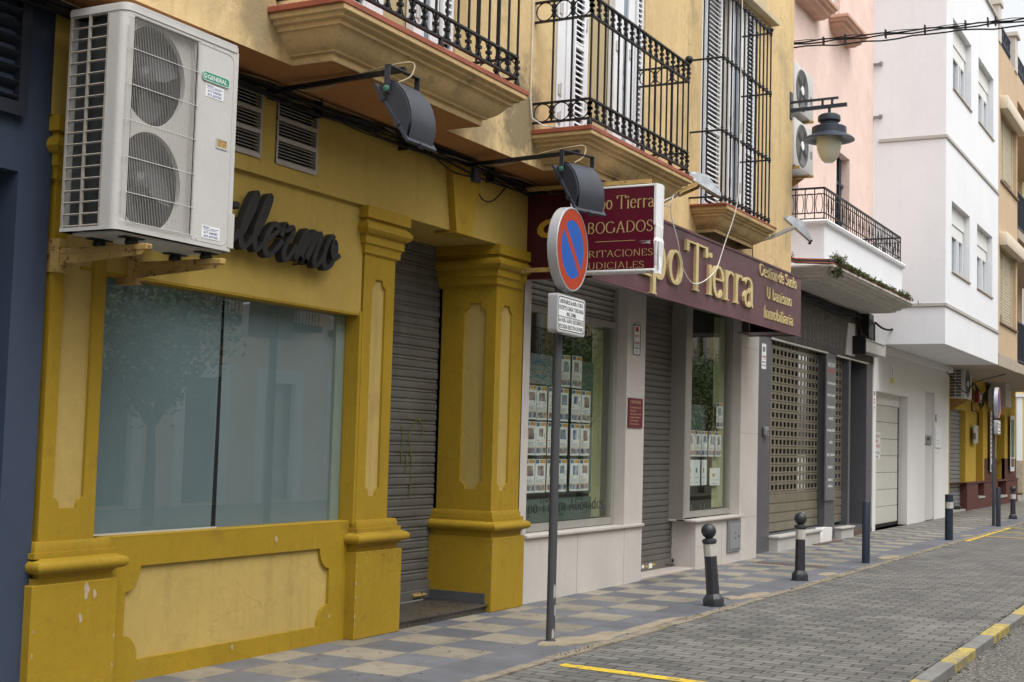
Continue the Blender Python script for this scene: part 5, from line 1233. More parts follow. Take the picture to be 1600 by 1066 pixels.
for q, (nm, key, _) in enumerate(ORD):
    b = MB(); P = smooth(LET[key]); cnt = 0
    for i in range(0, len(P)-1, 4):   # short overlapping pieces at slightly different depth: no two faces coincide
        seg = P[max(0, i-1):min(len(P), i+6)]; cnt += 1
        if len(seg) > 1: ribbon(b, seg, Vector((0, 6.165-.0007*cnt, 0)), XF, ZF, lambda dx, dy: .0155+.012*abs(dx*.5-dy*.85), .062)
    if nm == 'i': b.box(7.27, 7.33, 6.10, 6.165, 3.15, 3.20, .01)
    b.tube([(P[len(P)//2][0], 6.14, P[len(P)//2][1]), (P[len(P)//2][0], 6.215, P[len(P)//2][1])], .006, 6)
    put('letter_'+nm.lower(), b, MT['letter'], sg)

# ---- cable bundle under the soffit
cb = thing('cable_bundle', 'thick sagging bundle of black and tan cables under the brown soffit of the mustard shop', 'cables', (8, 6.15, 4.1))
rnd = random.Random(5)
for k in range(14):
    yb_, zb_ = 6.08+.03*(k % 3)+rnd.uniform(-.01, .01), 4.115-.013*(k//2)+rnd.uniform(-.01, .01)
    pts = []; x = 2.5; ph = rnd.uniform(0, 6); amp = rnd.uniform(.008, .022)
    while x < 12.6:
        sag = amp*sin(x*1.9+ph)+amp*.6*sin(x*4.7+ph*2)-.02*max(0, sin((x-6.2)*pi/2.6))
        pts.append((x, min(yb_+.3*amp*sin(x*2.7+ph), 6.150), min(4.115, zb_+sag-.03*(x > 9)*(k % 4 == 0)))); x += .16
    b = MB(); b.tube(smooth(pts, 2), rnd.choice((.005, .006, .008, .010)), 6)
    put('cable', b, MT['bcable'] if k in (0, 5) else MT['rubber'], cb)
b = MB()
for x in (8.2, 9.4, 10.9): b.box(x-.004, x+.004, 6.08, 6.17, 3.99, 4.13)
put('clamp', b, MT['iron'], cb)
for P_ in ([(10.55, 6.1, 4.02), (10.68, 6.12, 3.86), (10.80, 6.12, 3.80), (10.98, 6.12, 3.84), (11.15, 6.1, 3.98)], [(11.5, 6.08, 4.05), (11.7, 6.05, 3.93), (11.95, 6.0, 3.96), (12.1, 6.0, 4.08)], [(9.8, 6.1, 4.05), (10.1, 6.08, 3.95), (10.5, 6.1, 3.97)]):
    b = MB(); b.tube(smooth(P_), .007, 6); put('cable', b, MT['rubber'], cb)
b = MB(); b.box(10.5, 10.62, 6.06, 6.16, 3.93, 4.06, .006); put('junction_box', b, MT['flood'], cb)

# ---- two curved floodlights on arms
def floodlight(label, px_, py_, pz_, rot, root):
    t = thing('floodlight', label, 'floodlight', (0, 0, 0), 'curved floodlights over the shop fronts')
    base = Matrix.Translation((px_, py_, pz_)) @ Matrix.Rotation(rot, 4, 'Z')
    def tr(b): bmesh.ops.transform(b.bm, matrix=base, verts=b.bm.verts[:])
    w = .165
    prof = FLP
    b = MB()
    L = [b.bm.verts.new((-w, p[0], p[1])) for p in prof]; R = [b.bm.verts.new((w, p[0], p[1])) for p in prof]
    Lb = [b.bm.verts.new((-w+.03, p[0]*.99-.0, p[1])) for p in prof]
    for i in range(len(prof)-1): b.bm.faces.new([L[i], L[i+1], R[i+1], R[i]])
    b.bm.faces.new(L); b.bm.faces.new(R[::-1])
    es = [e for e in b.bm.edges if all(v in L for v in e.verts) or all(v in R for v in e.verts)]
    bmesh.ops.bevel(b.bm, geom=[e for e in es if len(e.link_faces) == 2], offset=.012, segments=2, affect='EDGES')
    tr(b); put('housing', b, MT['flood'], t)
    A, B = Vector((0, *prof[0])), Vector((0, *prof[-1])); d = (B-A).normalized(); nrm = Vector((0, d.z, -d.y))
    b = MB(); b.obox((A+B)/2, (1,0,0), d, nrm, w+.018, (B-A).length/2+.02, .010); 
    for s_ in (-1, 1):
        for f in (-.12, .1): b.obox((A+B)/2+Vector((s_*(w+.02), 0, 0))+d*f, (1,0,0), d, nrm, .008, .02, .02)
    b.obox(B+d*.02, (1,0,0), d, nrm, .03, .01, .018)
    tr(b); rim = put('front_rim', b, MT['flood'], t)
    b = MB(); b.obox((A+B)/2+nrm*(.012 if nrm.y > 0 else -.012), (1,0,0), d, nrm, w-.01, (B-A).length/2-.02, .002); tr(b); put('lens', b, MT['bglass'], rim)
    b = MB()
    for s_ in (-1, 1): b.box(s_*(w+.022)-.004, s_*(w+.022)+.004, -.022, .022, -.16, .03)
    b.box(-w-.026, w+.026, -.022, .022, .026, .034); tr(b); yk = put('yoke', b, MT['flood'], t)
    b = MB()
    for s_ in (-1, 1): b.lathe([(.0, .0), (.022, .0), (.022, .01), (.012, .014), (0, .014)], (s_*(w+.026), 0, -.13), 14, (s_, 0, 0))
    tr(b); put('pivot_knob', b, M('green_copper_washer', (.06,.18,.13), .5, .2, 20), yk)
    b = MB(); e = base @ Vector((0, 0, .045)); b.beam(root, (e.x, e.y-.02, e.z), .032, .032); b.box(root[0]-.04, root[0]+.04, root[1]-.012, root[1]+.0, root[2]-.06, root[2]+.06); put('arm', b, MT['iron'], t)
    b = MB(); r = Vector(root); b.tube(smooth([r+Vector((0, -.1, .03)), r.lerp(e, .35)+Vector((.02, 0, -.035)), r.lerp(e, .7)+Vector((.02, 0, .03)), e+Vector((.02, .08, .05)), e+Vector((.10, -.02, .07)), e+Vector((.06, -.03, -.03)), e+Vector((-.05, 0, -.10))]), .006, 6); put('cable', b, MT['bcable'], t)
    return t
FLP = [(.10,-.10),(.045,-.10),(.0,-.06),(-.045,-.075),(-.12,-.15),(-.155,-.215),(-.178,-.29),(-.185,-.37),(-.16,-.48)]
floodlight('left one of the two curved black floodlights, under the leftmost iron balcony', 7.64, 5.0, 4.055, 0, (7.69, 6.17, 4.075))
floodlight('right one of the two curved black floodlights, just above the round no-parking sign', 10.21, 4.90, 4.0, radians(-18), (10.43, 6.17, 4.06))

# ---- maroon fascia sign with raised letters
aw = thing('fascia_sign', 'long maroon boxed shop sign with raised gold serif letters over the marble shopfront', 'sign', (15, 5.7, 3.2))
ax0, ax1, ay, az0, az1 = 11.76, 18.80, 5.45, 3.185, 4.025
b = MB(); b.box(ax0, ax1, ay, ay+.03, az0, az1, .004); b.box(ax0+.02, ax1-.02, ay-.012, ay+.0, az1-.03, az1-.004); b.box(ax0, ax1, ay+.03, 6.19, az1-.01, az1)
put('front_panel', b, MT['maroon'], aw)
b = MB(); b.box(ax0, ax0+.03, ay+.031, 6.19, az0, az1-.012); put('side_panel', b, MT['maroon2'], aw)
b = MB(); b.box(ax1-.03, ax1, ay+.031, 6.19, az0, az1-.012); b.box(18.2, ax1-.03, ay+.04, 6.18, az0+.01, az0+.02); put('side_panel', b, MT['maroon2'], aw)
b = MB(); b.box(ax0-.004, ax1+.004, ay-.006, ay+.02, az0-.012, az0, .003); b.box(ax0, ax0+.01, ay+.03, 6.19, az0-.010, az0); put('edge_trim', b, M('scuffed_maroon_edge', (.16,.07,.08), .5, .2, 12, stain=[((.45,.4,.38), 9, .62, .68, .8)]), aw)
words = [('T', 14.17, .54, .70, 1.0), ('i', 14.86, .54, .20, 1.0), ('e', 15.03, .54, .42, 1), ('r', 15.42, .54, .40, 1), ('r', 15.80, .54, .36, 1), ('a', 16.17, .54, .43, 1)]
for ch, x, h, w, _ in [('G', 12.0, .54, .62, 1), ('r', 12.45, .54, .36, 1), ('u', 12.78, .54, .40, 1), ('p', 13.15, .54, .44, 1), ('o', 13.62, .54, .48, 1)]+words:
    b = MB(); serif(b, ch, (x, ay, 3.365), XF, ZF, h, w, .034, .076, .019, .12); put('letter_'+ch.lower(), b, MT['gold'], aw)
for line, x, w, z, h in (('Gestion de Suelo', 16.87, 1.66, 3.825, .15), ('U banismo', 17.18, 1.13, 3.555, .15), ('Inmobiliaria', 17.07, 1.32, 3.295, .15)):
    words_as_parts('small_lettering', line, (x, ay, z), XF, ZF, h, w, MT['gold'], aw, depth=.015, thick=.088, thin=.034, ser=.10)
b = MB(); sans(b, 'G', (ax0, 6.06, 3.60), (0,-1,0), ZF, .17, .26, .002, .05, shear=.2); put('logo_letter', b, MT['mustard'], aw)
b = MB(); b.tube([(11.78, 6.0, 3.80), (14, 5.6, 4.06)], .01, 6); 
bm_drop = b.bm.free()

# ---- projecting lightbox
lb = thing('projecting_sign', 'dark red white-framed box sign sticking out from the wall beside the round no-parking sign', 'sign', (11.57, 5.7, 3.6))
X0, X1, Ya, Yb, Za, Zb = 11.50, 11.68, 4.70, 5.58, 3.19, 4.00
b = MB(); b.box(X0+.006, X1-.006, Ya+.02, Yb-.02, Za+.02, Zb-.02); put('face', b, MT['lbred'], lb)
b = MB()
for (ya_, yb_, za_, zb_) in ((Ya+.02, Yb-.02, Zb-.02, Zb), (Ya+.02, Yb-.02, Za-.0, Za+.022), (Yb-.018, Yb, Za, Zb)): b.box(X0, X1, ya_, yb_, za_, zb_, .005, 2)
put('frame', b, MT['white'], lb)
b = MB()    # the bent outer edge strip
L = [(X0-.004, Ya, Zb+.002), (X0-.004, Ya, 3.62), (X0+.012, Ya+.004, 3.60), (X0+.016, Ya+.006, 3.50), (X0+.002, Ya-.006, 3.47), (X0+.022, Ya+.004, 3.33), (X0+.03, Ya-.004, 3.24), (X0+.02, Ya, 3.17)]
Rr = [(X1, Ya-.004, Zb), (X1, Ya, 3.62), (X1+.004, Ya, 3.60), (X1, Ya, 3.5), (X1+.006, Ya-.008, 3.46), (X1, Ya, 3.33), (X1-.004, Ya, 3.24), (X1-.02, Ya, 3.17)]
M_ = [((a[0]+c[0])/2, Ya-.022+(.012 if 0 < i < 6 and i % 2 else 0), a[2]) for i, (a, c) in enumerate(zip(L, Rr))]
In = [(p[0], Ya+.022, p[2]) for p in L]
for A_, B_ in ((In, L), (L, M_), (M_, Rr)):
    for i in range(len(L)-1): b.face([A_[i], B_[i], B_[i+1], A_[i+1]])
b.face([L[0], M_[0], Rr[0], (X1, Ya+.02, Zb), In[0]])
put('bent_end_strip', b, MT['white'], lb)
U_, V_ = (0,-1,0), (0,0,1); fx_ = X0+.0055
for line, y, w, z, h in (('Grupo Tierra', 5.52, .80, 3.785, .125), ('ABOGADOS', 5.50, .77, 3.560, .105), ('PERITACIONES', 5.51, .785, 3.335, .062), ('JUDICIALES', 5.43, .62, 3.222, .062)):
    words_as_parts('lettering', line, (fx_, y, z), U_, V_, h, w, MT['gold2'], lb, depth=.0012, thick=.052, thin=.022, ser=.09)
b = MB(); b.box(fx_-.0015, fx_, 4.91, 5.31, 3.478, 3.483); put('rule_line', b, MT['gold2'], lb)
b = MB(); b.box(X0+.004, X0+.0058, 4.745, 4.86, 3.468, 3.472); b.plate([(-4.86, 3.45), (-4.80, 3.455), (-4.76, 3.475), (-4.755, 3.44), (-4.78, 3.448)], [], (X0+.004, 0, 0), (0,-1,0), (0,0,1), .001); b.box(X0+.03, X0+.04, Ya-.02, Ya+.03, 3.20, 3.46); put('tear', b, MT['whit_s'], lb)
b = MB(); b.beam((11.60, 6.2, 4.045), (11.60, 4.80, 4.045), .05, .035); b.beam((11.60, 6.2, 3.25), (11.60, 5.56, 3.25), .04, .04); put('support_bar', b, MT['rust'], lb)
b = MB(); b.box(X0+.02, X0+.035, Ya+.025, Ya+.05, 3.19, 3.5); b.tube([(X0+.03, Ya+.02, 3.2), (X0+.01, Ya+.05, 3.17), (X0+.03, Ya+.09, 3.18)], .006, 5); put('lamp_wire', b, MT['bcable'], lb)

# ---- small tin floodlights
def tin_light(label, root, tip, head0, head1, dark):
    t = thing('floodlight', label, 'floodlight', root, 'small tin floodlights above the maroon sign')
    root, tip, h0, h1 = map(Vector, (root, tip, head0, head1))
    b = MB(); b.beam(root, tip, .038, .03); b.box(root.x-.03, root.x+.03, root.y-.006, root.y+.008, root.z-.04, root.z+.04); put('arm', b, MT['alu_l'] if not dark else MT['acw'], t)
    d = (h1-h0).normalized(); side = Vector((1, .25, 0)).normalized(); side = (side-d*side.dot(d)).normalized(); n_ = d.cross(side)
    if n_.z < 0: n_ = -n_
    w = .15
    b = MB(); c = h0.lerp(h1, .38)
    for s_ in (-1, 1):
        b.beam(tip, tip+side*s_*w+n_*.0, .018, .034); b.beam(tip+side*s_*(w+.004), c+side*s_*(w+.006), .010, .036)
    put('yoke', b, MT['rust'] if dark else MT['alu_l'], t)
    b = MB(); L = (h1-h0).length
    P = [(0, w*.75, .02), (L*.08, w, .07), (L*.45, w, .13), (L*.92, w*.98, .045), (L, w*.95, .01)]
    ra = []
    for (s_, ww, hh) in P:
        p = h0+d*s_; ra.append([b.bm.verts.new(p-side*ww-n_*.0), b.bm.verts.new(p-side*ww*.8+n_*hh), b.bm.verts.new(p+side*ww*.8+n_*hh), b.bm.verts.new(p+side*ww-n_*.0)])
    for i in range(len(ra)-1):
        for k in range(4): b.bm.faces.new([ra[i][k], ra[i][(k+1) % 4], ra[i+1][(k+1) % 4], ra[i+1][k]])
    b.bm.faces.new(ra[0][::-1]); b.bm.faces.new(ra[-1]); put('tin_head', b, MT['galv'], t)
    b = MB(); b.obox(h1+n_*.01, side, d, n_, w*.9, .012, .014); b.lathe([(0, -.02), (.02, -.015), (.022, .0), (.0, .01)], h1-n_*.02-side*.05, 8); put('end_clip', b, MT['blk'], t)
    return t
tin_light('small tin floodlight on a rusty yoke, between the torn box sign and window cage', (14.20, 5.73, 4.34), (13.86, 5.40, 4.36), (13.92, 5.36, 4.56), (14.06, 4.98, 4.31), True)
tin_light('right small tin floodlight with peeling paint, near the corner of the ochre building', (17.38, 5.73, 4.32), (17.20, 5.40, 4.36), (17.16, 5.22, 4.60), (17.30, 4.90, 4.29), False)
b = MB(); b.tube(smooth([(15.43, 5.24, 7.6), (15.44, 5.25, 6.0), (15.43, 5.25, 4.96), (15.40, 5.26, 4.48), (15.24, 5.36, 3.96), (15.06, 5.38, 3.68), (14.75, 5.38, 3.52), (14.45, 5.38, 3.43), (14.15, 5.36, 3.42), (13.85, 5.34, 3.55), (13.6, 5.3, 3.78), (13.5, 5.35, 4.1), (13.75, 5.42, 4.33)]), .006, 6)
tag(put('hanging_cable', b, MT['wcable']), 'loose white cable hanging from above and looping across the gold serif letters', 'cable')
b = MB(); b.tube(smooth([(14.0, 5.5, 4.36), (13.75, 5.5, 4.28), (13.6, 5.55, 4.20), (13.9, 5.6, 4.25), (14.3, 5.66, 4.30)]), .006, 6)
tag(put('short_cable', b, MT['wcable']), 'short curled white cable beneath the left tin floodlight', 'cable')
b = MB(); b.tube(smooth([(17.35, 5.70, 4.30), (17.33, 5.69, 4.22), (17.36, 5.70, 4.10), (17.34, 5.70, 4.0)]), .006, 6)
tag(put('short_cable', b, MT['rubber']), 'short dark cable dropping from the right tin floodlight to the maroon sign', 'cable')

# ---- traffic sign
def no_parking(label, x, y, zc, zp, rot, texts, hpole, lo=None, group=None):
    t = thing('traffic_sign', label, 'road sign', (x, y, 0), group)
    b = MB(); b.tube([(x, y, 0), (x, y, hpole)], .036, 16); b.lathe([(.05, 0), (.045, .012), (.037, .014)], (x, y, 0), 16); p = put('pole', b, MT['pole'], t)
    if lo:
        b = MB()
        for (a, z0_, h_) in ((-2.2, .34, .12), (-1.9, .20, .10), (-1.2, .28, .10), (-2.4, .02, .09), (-1.6, .03, .06), (-.9, .02, .10)):
            n_ = 5; pts0 = [(x+.0366*cos(a+i*.16), y+.0366*sin(a+i*.16)) for i in range(n_)]
            for i in range(n_-1): b.face([(*pts0[i], z0_+.02*(i % 2)), (*pts0[i+1], z0_+.02*((i+1) % 2)), (*pts0[i+1], z0_+h_-.015*(i % 2)), (*pts0[i], z0_+h_-.02*((i+1) % 2))])
        b.recalc = False; put('bare_patch', b, MT['peel'], p)
    base = Matrix.Translation((x, y-.075, 0)) @ Matrix.Rotation(rot, 4, 'Z')
    def tr(b): bmesh.ops.transform(b.bm, matrix=base, verts=b.bm.verts[:])
    R = .345
    b = MB(); b.lathe([(R-.06, .045), (R-.004, .045), (R, .04), (R, -.035), (R-.006, -.04), (R-.014, -.04), (R-.014, -.034), (0, -.034)], (0, 0, zc), 48, (0,1,0)); tr(b); d = put('disc', b, MT['signalu'], t)
    def circ(r, n=48): return [(r*cos(2*pi*i/n), zc+r*sin(2*pi*i/n)) for i in range(n)]
    b = MB(); b.plate(circ(R-.018), [circ(R-.105)], (0, -.0365, 0), XF, ZF, .002); r = R-.104; hw = .030
    u = Vector((cos(radians(-45)), sin(radians(-45)))); v = Vector((-u.y, u.x))
    q = math.sqrt(r*r-hw*hw); b.plate([tuple(u*-q-v*hw+Vector((0, zc))), tuple(u*q-v*hw+Vector((0, zc))), tuple(u*q+v*hw+Vector((0, zc))), tuple(u*-q+v*hw+Vector((0, zc)))], [], (0, -.0362, 0), XF, ZF, .0015); tr(b); put('red_ring', b, MT['sred'], d)
    b = MB(); b.plate(circ(R-.10), [], (0, -.0355, 0), XF, ZF, .001); tr(b); put('blue_field', b, MT['sblue'], d)
    w, h = .30, .155
    b = MB(); pl = [(sx_*(w-.03)+.03*cos(radians(a)), zp+sz_*(h-.03)+.03*sin(radians(a))) for (sx_, sz_, a0) in ((1,-1,270), (1,1,0), (-1,1,90), (-1,-1,180)) for a in range(a0, a0+91, 18)]
    b.plate(pl, [], (0, -.04, 0), XF, ZF, .08); b.plate(pl[::-1], [], (0, .0405, 0), XF, ZF, .0); tr(b); pt = put('plate', b, MT['signalu'], t)
    b = MB(); b.plate([(p_[0]*.96, zp+(p_[1]-zp)*.93) for p_ in pl], [], (0, -.0412, 0), XF, ZF, .001); tr(b); put('plate_face', b, MT['paper'], pt)
    b = MB(); b.plate([(p_[0]*.935, zp+(p_[1]-zp)*.88) for p_ in pl], [[(p_[0]*.905, zp+(p_[1]-zp)*.83) for p_ in pl]], (0, -.0422, 0), XF, ZF, .001); b.box(-.27, .27, -.0424, -.0412, zp-.028, zp-.023)
    for s_, z_, w_ in texts: sans(b, s_, (0, -.0414, zp+z_), XF, ZF, .033, w_, .0008, .012, align='CENTER')
    tr(b); put('plate_lettering', b, MT['blk'], pt)
    b = MB()
    for z_ in (zc, zp+.05): b.box(x-.05, x+.05, y-.05, y+.045, z_-.015, z_+.015)
    put('clamp', b, MT['galv'], t)
    return t
no_parking('round no-parking sign over a lettered plate, on a grey pole with peeling foot', 9.89, 4.88, 3.165, 2.625, radians(3.5),
    [('LABORABLES de 8:00 a 17:00 h.', .082, .50), ('EXCEPTO CARGA Y DESCARGA', .032, .52), ('MAX. 30 MIN.', -.014, .20), ('de 14:30 a 16:30 h. USO SERVICIO', -.068, .52), ('RECOGIDA SELECTIVA DE PAPEL', -.118, .52)], 3.2, True)
no_parking('distant no-parking sign on a dark pole before the yellow shop with the oxblood plinth', 31.9, 4.82, 2.74, 2.19, radians(3), [('LABORABLES de 8:00', .06, .45), ('EXCEPTO CARGA', .0, .45), ('USO SERVICIO', -.10, .45)], 3.05)

# ---- bollards
def ball_bollard(label, x, y, lean=None):
    t = thing('bollard', label, 'bollard', (x, y, 0), 'bollards along the edge of the pavement')
    b = MB(); b.lathe([(.112, 0), (.112, .012), (.104, .014), (.104, .070), (.098, .082), (.070, .118), (.066, .122)], (x, y, 0), 8, rot=.39)
    b.lathe([(.066, .12), (.062, .50)], (x, y, 0), 8, rot=.39); b.lathe([(.062, .62), (.064, .625), (.073, .634), (.075, .650), (.070, .664), (.045, .672), (.034, .685), (.034, .69)], (x, y, 0), 20)
    b.lathe([(.030, .682)]+[(.076*sin(a), .748-.076*cos(a)) for a in [radians(28+i*13.8) for i in range(11)]]+[(0, .824)], (x, y, 0), 24)
    put('post', b, MT['boll'], t)
    b = MB(); b.lathe([(.0645, .498), (.0645, .622)], (x, y, 0), 8, rot=.39); b.obox((x+.052, y-.03, .56), (1,-.6,0), (.6,1,0), (0,0,1), .012, .035, .05); put('white_band', b, MT['bollw'], t)
    if lean: t.rotation_euler = lean
    return t
bb1 = ball_bollard('nearest ball-topped bollard, leaning, in front of the grey meter hatch', 13.13, 4.66)
bb1.rotation_euler = (radians(-4.3), radians(-2.3), 0)
dup(bb1, (16.38, 4.72, 0), 'upright ball-topped bollard in front of the lattice shutter and its white doorstep', (0, 0, .3))
dup(bb1, (35.8, 4.95, 0), 'farthest ball-topped bollard, at the street end before the oxblood plinth', (0, 0, .1))
def tube_bollard(label, x, y, r, h, band):
    t = thing('bollard', label, 'bollard', (x, y, 0), 'bollards along the edge of the pavement')
    b = MB(); b.lathe([(r, 0), (r, h-.02), (r*.85, h-.005), (r*.4, h), (0, h)] if not band else [(r, 0), (r, h), (r*.97, h+.003), (0, h+.003)], (x, y, 0), 20); put('post', b, MT['navy'], t)
    if band: b = MB(); b.lathe([(r+.002, h-.25), (r+.002, h-.135)], (x, y, 0), 20); put('white_band', b, MT['bollw'], t)
    return t
tube_bollard('plain black tube bollard with a rounded top, before the white garage', 19.58, 4.69, .056, .88, False)
tube_bollard('thick black tube bollard with a dirty white band, beyond the white garage', 25.94, 4.70, .073, .83, True)
tube_bollard('slim black tube bollard standing before the far no-parking pole', 31.75, 4.70, .053, .86, False)

# ---- wall lamp
wl = thing('wall_lamp', 'blue-black bell-shaped street lamp with a frosted bowl on a double arm at the ochre corner', 'street lamp', (19.15, 5.75, 6.6))
LX = 19.12
b = MB(); b.beam((LX, 5.75, 6.525), (LX, 4.905, 6.545), .05, .05); b.beam((LX, 5.75, 6.645), (LX, 5.03, 6.655), .032, .032)
for y in (5.12, 5.26): b.beam((LX, y, 6.54), (LX, y, 6.65), .03, .03)
b.box(LX-.06, LX+.06, 5.715, 5.74, 6.4, 6.8, .005); b.tube([(LX, 5.16, 6.53), (LX, 5.16, 6.43)], .022, 10); put('arm', b, MT['navy'], wl)
b = MB(); b.lathe([(.0, 6.425), (.12, 6.42), (.155, 6.395), (.16, 6.37), (.16, 6.325), (.145, 6.31), (.128, 6.30), (.128, 6.275), (.15, 6.25), (.22, 6.24), (.245, 6.225), (.247, 6.13), (.26, 6.115), (.32, 6.09), (.36, 6.055), (.362, 6.04), (.34, 6.038), (.25, 6.065), (.18, 6.10)], (LX, 5.16, 0), 40); put('hood', b, MT['navy'], wl)
b = MB(); b.lathe([(.178, 6.12), (.180, 6.05), (.178, 5.98), (.165, 5.90), (.140, 5.82), (.105, 5.755), (.06, 5.715), (.0, 5.705)], (LX, 5.16, 0), 32); put('bowl', b, MT['bowl'], wl)

# ---- cable across the street
oc = thing('overhead_cable', 'twisted black cable crossing above the street from the ochre corner', 'cable', (19.3, 5.7, 7.5))
for k, (dz, sg_) in enumerate(((0, .0), (.03, .01), (-.035, .0), (.045, -.012))):
    b = MB(); P = []
    for i in range(61):
        y = 5.78-i*.22; t = i/60; P.append((19.28+.012*sin(i*1.9+k*1.6), y, 7.56+dz-.0-.22*math.sin(pi*t)*.25+.012*cos(i*1.9+k*1.6)+(-.035*(k == 2)*abs(sin(i*.31))))) 
    b.tube(P, .011 if k < 3 else .006, 6); put('strand', b, MT['rubber'], oc)
b = MB()
for y in (5.3, 4.98, 4.4, 3.85, 3.3, 3.0, 2.9, 2.3, 1.2, 0): b.box(19.24, 19.32, y-.008, y+.008, 7.50, 7.62)
put('cable_tie', b, MT['rubber'], oc)

# ---- plates, stickers, boxes on the fronts
def board(name, label, cat, x0, x1, z0, z1, y, mat, lines=(), inkm=None, t_=.012, group=None, frame=None):
    t = thing(name, label, cat, ((x0+x1)/2, y, z0), group)
    b = MB(); b.box(x0, x1, y, y+t_, z0, z1, .002); bd_ = put('panel', b, mat, t)
    if frame: b = MB(); fw = .008; [b.box(*q) for q in ((x0, x1, y-.004, y, z1-fw, z1), (x0, x1, y-.004, y, z0, z0+fw), (x0, x0+fw, y-.004, y, z0+fw, z1-fw), (x1-fw, x1, y-.004, y, z0+fw, z1-fw))]; put('frame', b, frame, t)
    mats = {}
    for ln in lines:
        s_, fx0, fw_, fz, fh, m = ln
        b = mats.setdefault(m.name, (MB(), m))[0]
        W_, H_ = x1-x0, z1-z0
        if s_ is None: b.box(x0+fx0*W_, x0+(fx0+fw_)*W_, y-.0012, y, z0+fz*H_, z0+(fz+fh)*H_)
        else: sans(b, s_, (x0+fx0*W_, y-.0003, z0+fz*H_), XF, ZF, fh*H_, fw_*W_, .0008, .01)
    for b, m in mats.values(): put('print', b, m, t)
    return t
R_, K_ = MT['redp'], MT['blk']
board('alarm_plate', 'small white alarm notice with red print on the marble pier above the maroon plaque', 'notice', 14.52, 14.72, 2.635, 2.985, 6.185, MT['paper'], [(None, .28, .44, .78, .16, R_), ('alert', .2, .55, .60, .10, R_), ('ALARMA', .1, .8, .36, .10, R_), (None, .08, .84, .31, .012, K_), ('CONECTADA', .15, .7, .20, .06, K_), ('24 H', .35, .3, .08, .07, K_)], frame=K_)
board('office_plaque', 'maroon office plaque with fine gold print on the marble pier', 'plaque', 14.42, 14.84, 1.785, 2.13, 6.183, M('plaque_maroon', (.13,.012,.03), .35, .08, 4), [('GRUPO TIERRA', .15, .7, .82, .10, MT['gold2'])]+[(s_, .1, w_, .66-.11*i, .05, MT['gold2']) for i, (s_, w_) in enumerate((('Ldo. en Derecho, Abogado Col. 774', .75), ('Especialista Civil', .4), ('Gestion de Suelo, Urbanismo e Inmobiliaria', .8), ('Planeamiento y Administracion', .7), ('de Fincas y Comunidades', .55), ('Peritaciones Judiciales', .6)))])
board('sticker_notice', 'narrow white sticker with a red band on the grey tiles beside the marble pier', 'notice', 20.05, 20.27, 2.80, 3.19, 6.412, MT['paper'], [(None, .2, .6, .68, .2, MT['galv']), ('ALARMA', .05, .9, .45, .10, R_), (None, .1, .8, .38, .015, R_), ('CONECTADA', .1, .8, .25, .06, K_), ('24 HORAS', .1, .8, .12, .06, K_)], t_=.003)
mb1 = board('meter_hatch', 'grey metal meter hatch in the marble plinth behind the leaning bollard', 'hatch', 17.94, 18.47, .15, .575, 6.175, MT['steel'], (), t_=.02)
b = MB(); b.box(18.0, 18.41, 6.168, 6.176, .19, .535, .003); d_ = put('door', b, M('hatch_door', (.27,.275,.285), .45, .05, 4, metal=.2), mb1)
b = MB(); b.lathe([(0,-.006),(.012,-.006),(.012,0)], (18.36, 6.168, .36), 10, (0,1,0)); b.box(18.19, 18.25, 6.165, 6.168, .40, .41); b.box(18.19, 18.25, 6.165, 6.168, .33, .34); put('lock', b, MT['blk'], d_)
db = thing('doorbell', 'small grey key-switch box on the grey tiles left of the lattice shutter', 'switch box', (20.22, 6.41, 1.8))
b = MB(); b.box(20.14, 20.32, 6.36, 6.418, 1.77, 1.92, .02, 3); b.lathe([(0,-.008),(.03,-.006),(.032,0)], (20.24, 6.36, 1.85), 12, (0,1,0)); put('housing', b, MT['steel'], db)
b = MB(); b.lathe([(0,-.004),(.01,-.004),(.01,0)], (20.24, 6.352, 1.85), 8, (0,1,0)); put('keyhole', b, MT['blk'], db)
br_lines = [('FACTORY', .12, .8, .945, .030, MT['paper']), ('OUTLET', .16, .7, .905, .026, R_)]+[(s_, .5-w_/2, w_, z_, .018, MT['paper']) for s_, w_, z_ in (('CALVIN KLEIN', .84, .82), ('RALPH LAUREN', .84, .735), ('ARMANI JEANS', .84, .650), ('VERSACE', .5, .57), ('MICHAEL KORS', .84, .485), ('GUCCI', .36, .40), ('OFIC. LONDON', .80, .312), ('HACKETT', .5, .225), ('ROBERTO', .5, .135), ('CAVALLI', .5, .092))]
board('menu_board', 'tall narrow grey board listing shop names in white, between the two lattice shutters', 'sign', 23.68, 24.30, .70, 3.20, 6.385, M('board_grey', (.13,.13,.135), .4, .05, 2), br_lines, t_=.03, frame=None)
board('garage_notice', 'white no-parking notice with red capitals on the white garage door', 'notice', 27.72, 28.78, 1.42, 1.98, 6.612, MT['paper'], [('PROHIBIDO', .06, .86, .80, .12, R_), ('HABLAR', .2, .6, .62, .12, R_), ('ESTACIONAR', .03, .92, .43, .13, R_), ('RESPETEN LA', .08, .84, .20, .10, K_), ('SALIDA', .2, .6, .05, .10, K_)], t_=.006)
board('sticker_notice', 'narrow white sticker with red print on the white pier left of the garage', 'notice', 27.28, 27.45, 2.40, 2.80, 6.412, MT['paper'], [(None, .1, .8, .75, .2, MT['galv']), ('AVISO', .05, .9, .5, .09, R_), ('ALARMA', .05, .9, .35, .09, R_), ('24 H', .2, .6, .1, .12, K_)], t_=.004)
board('street_tag', 'narrow white and yellow strip high on the white wall above the garage', 'notice', 28.80, 29.10, 3.02, 3.42, 6.412, MT['paper'], [(None, 0, 1, 0, .32, M('yellow_print', (.6,.55,.1), .6, 0)), (None, .4, .2, .4, .4, MT['galv'])], t_=.006)
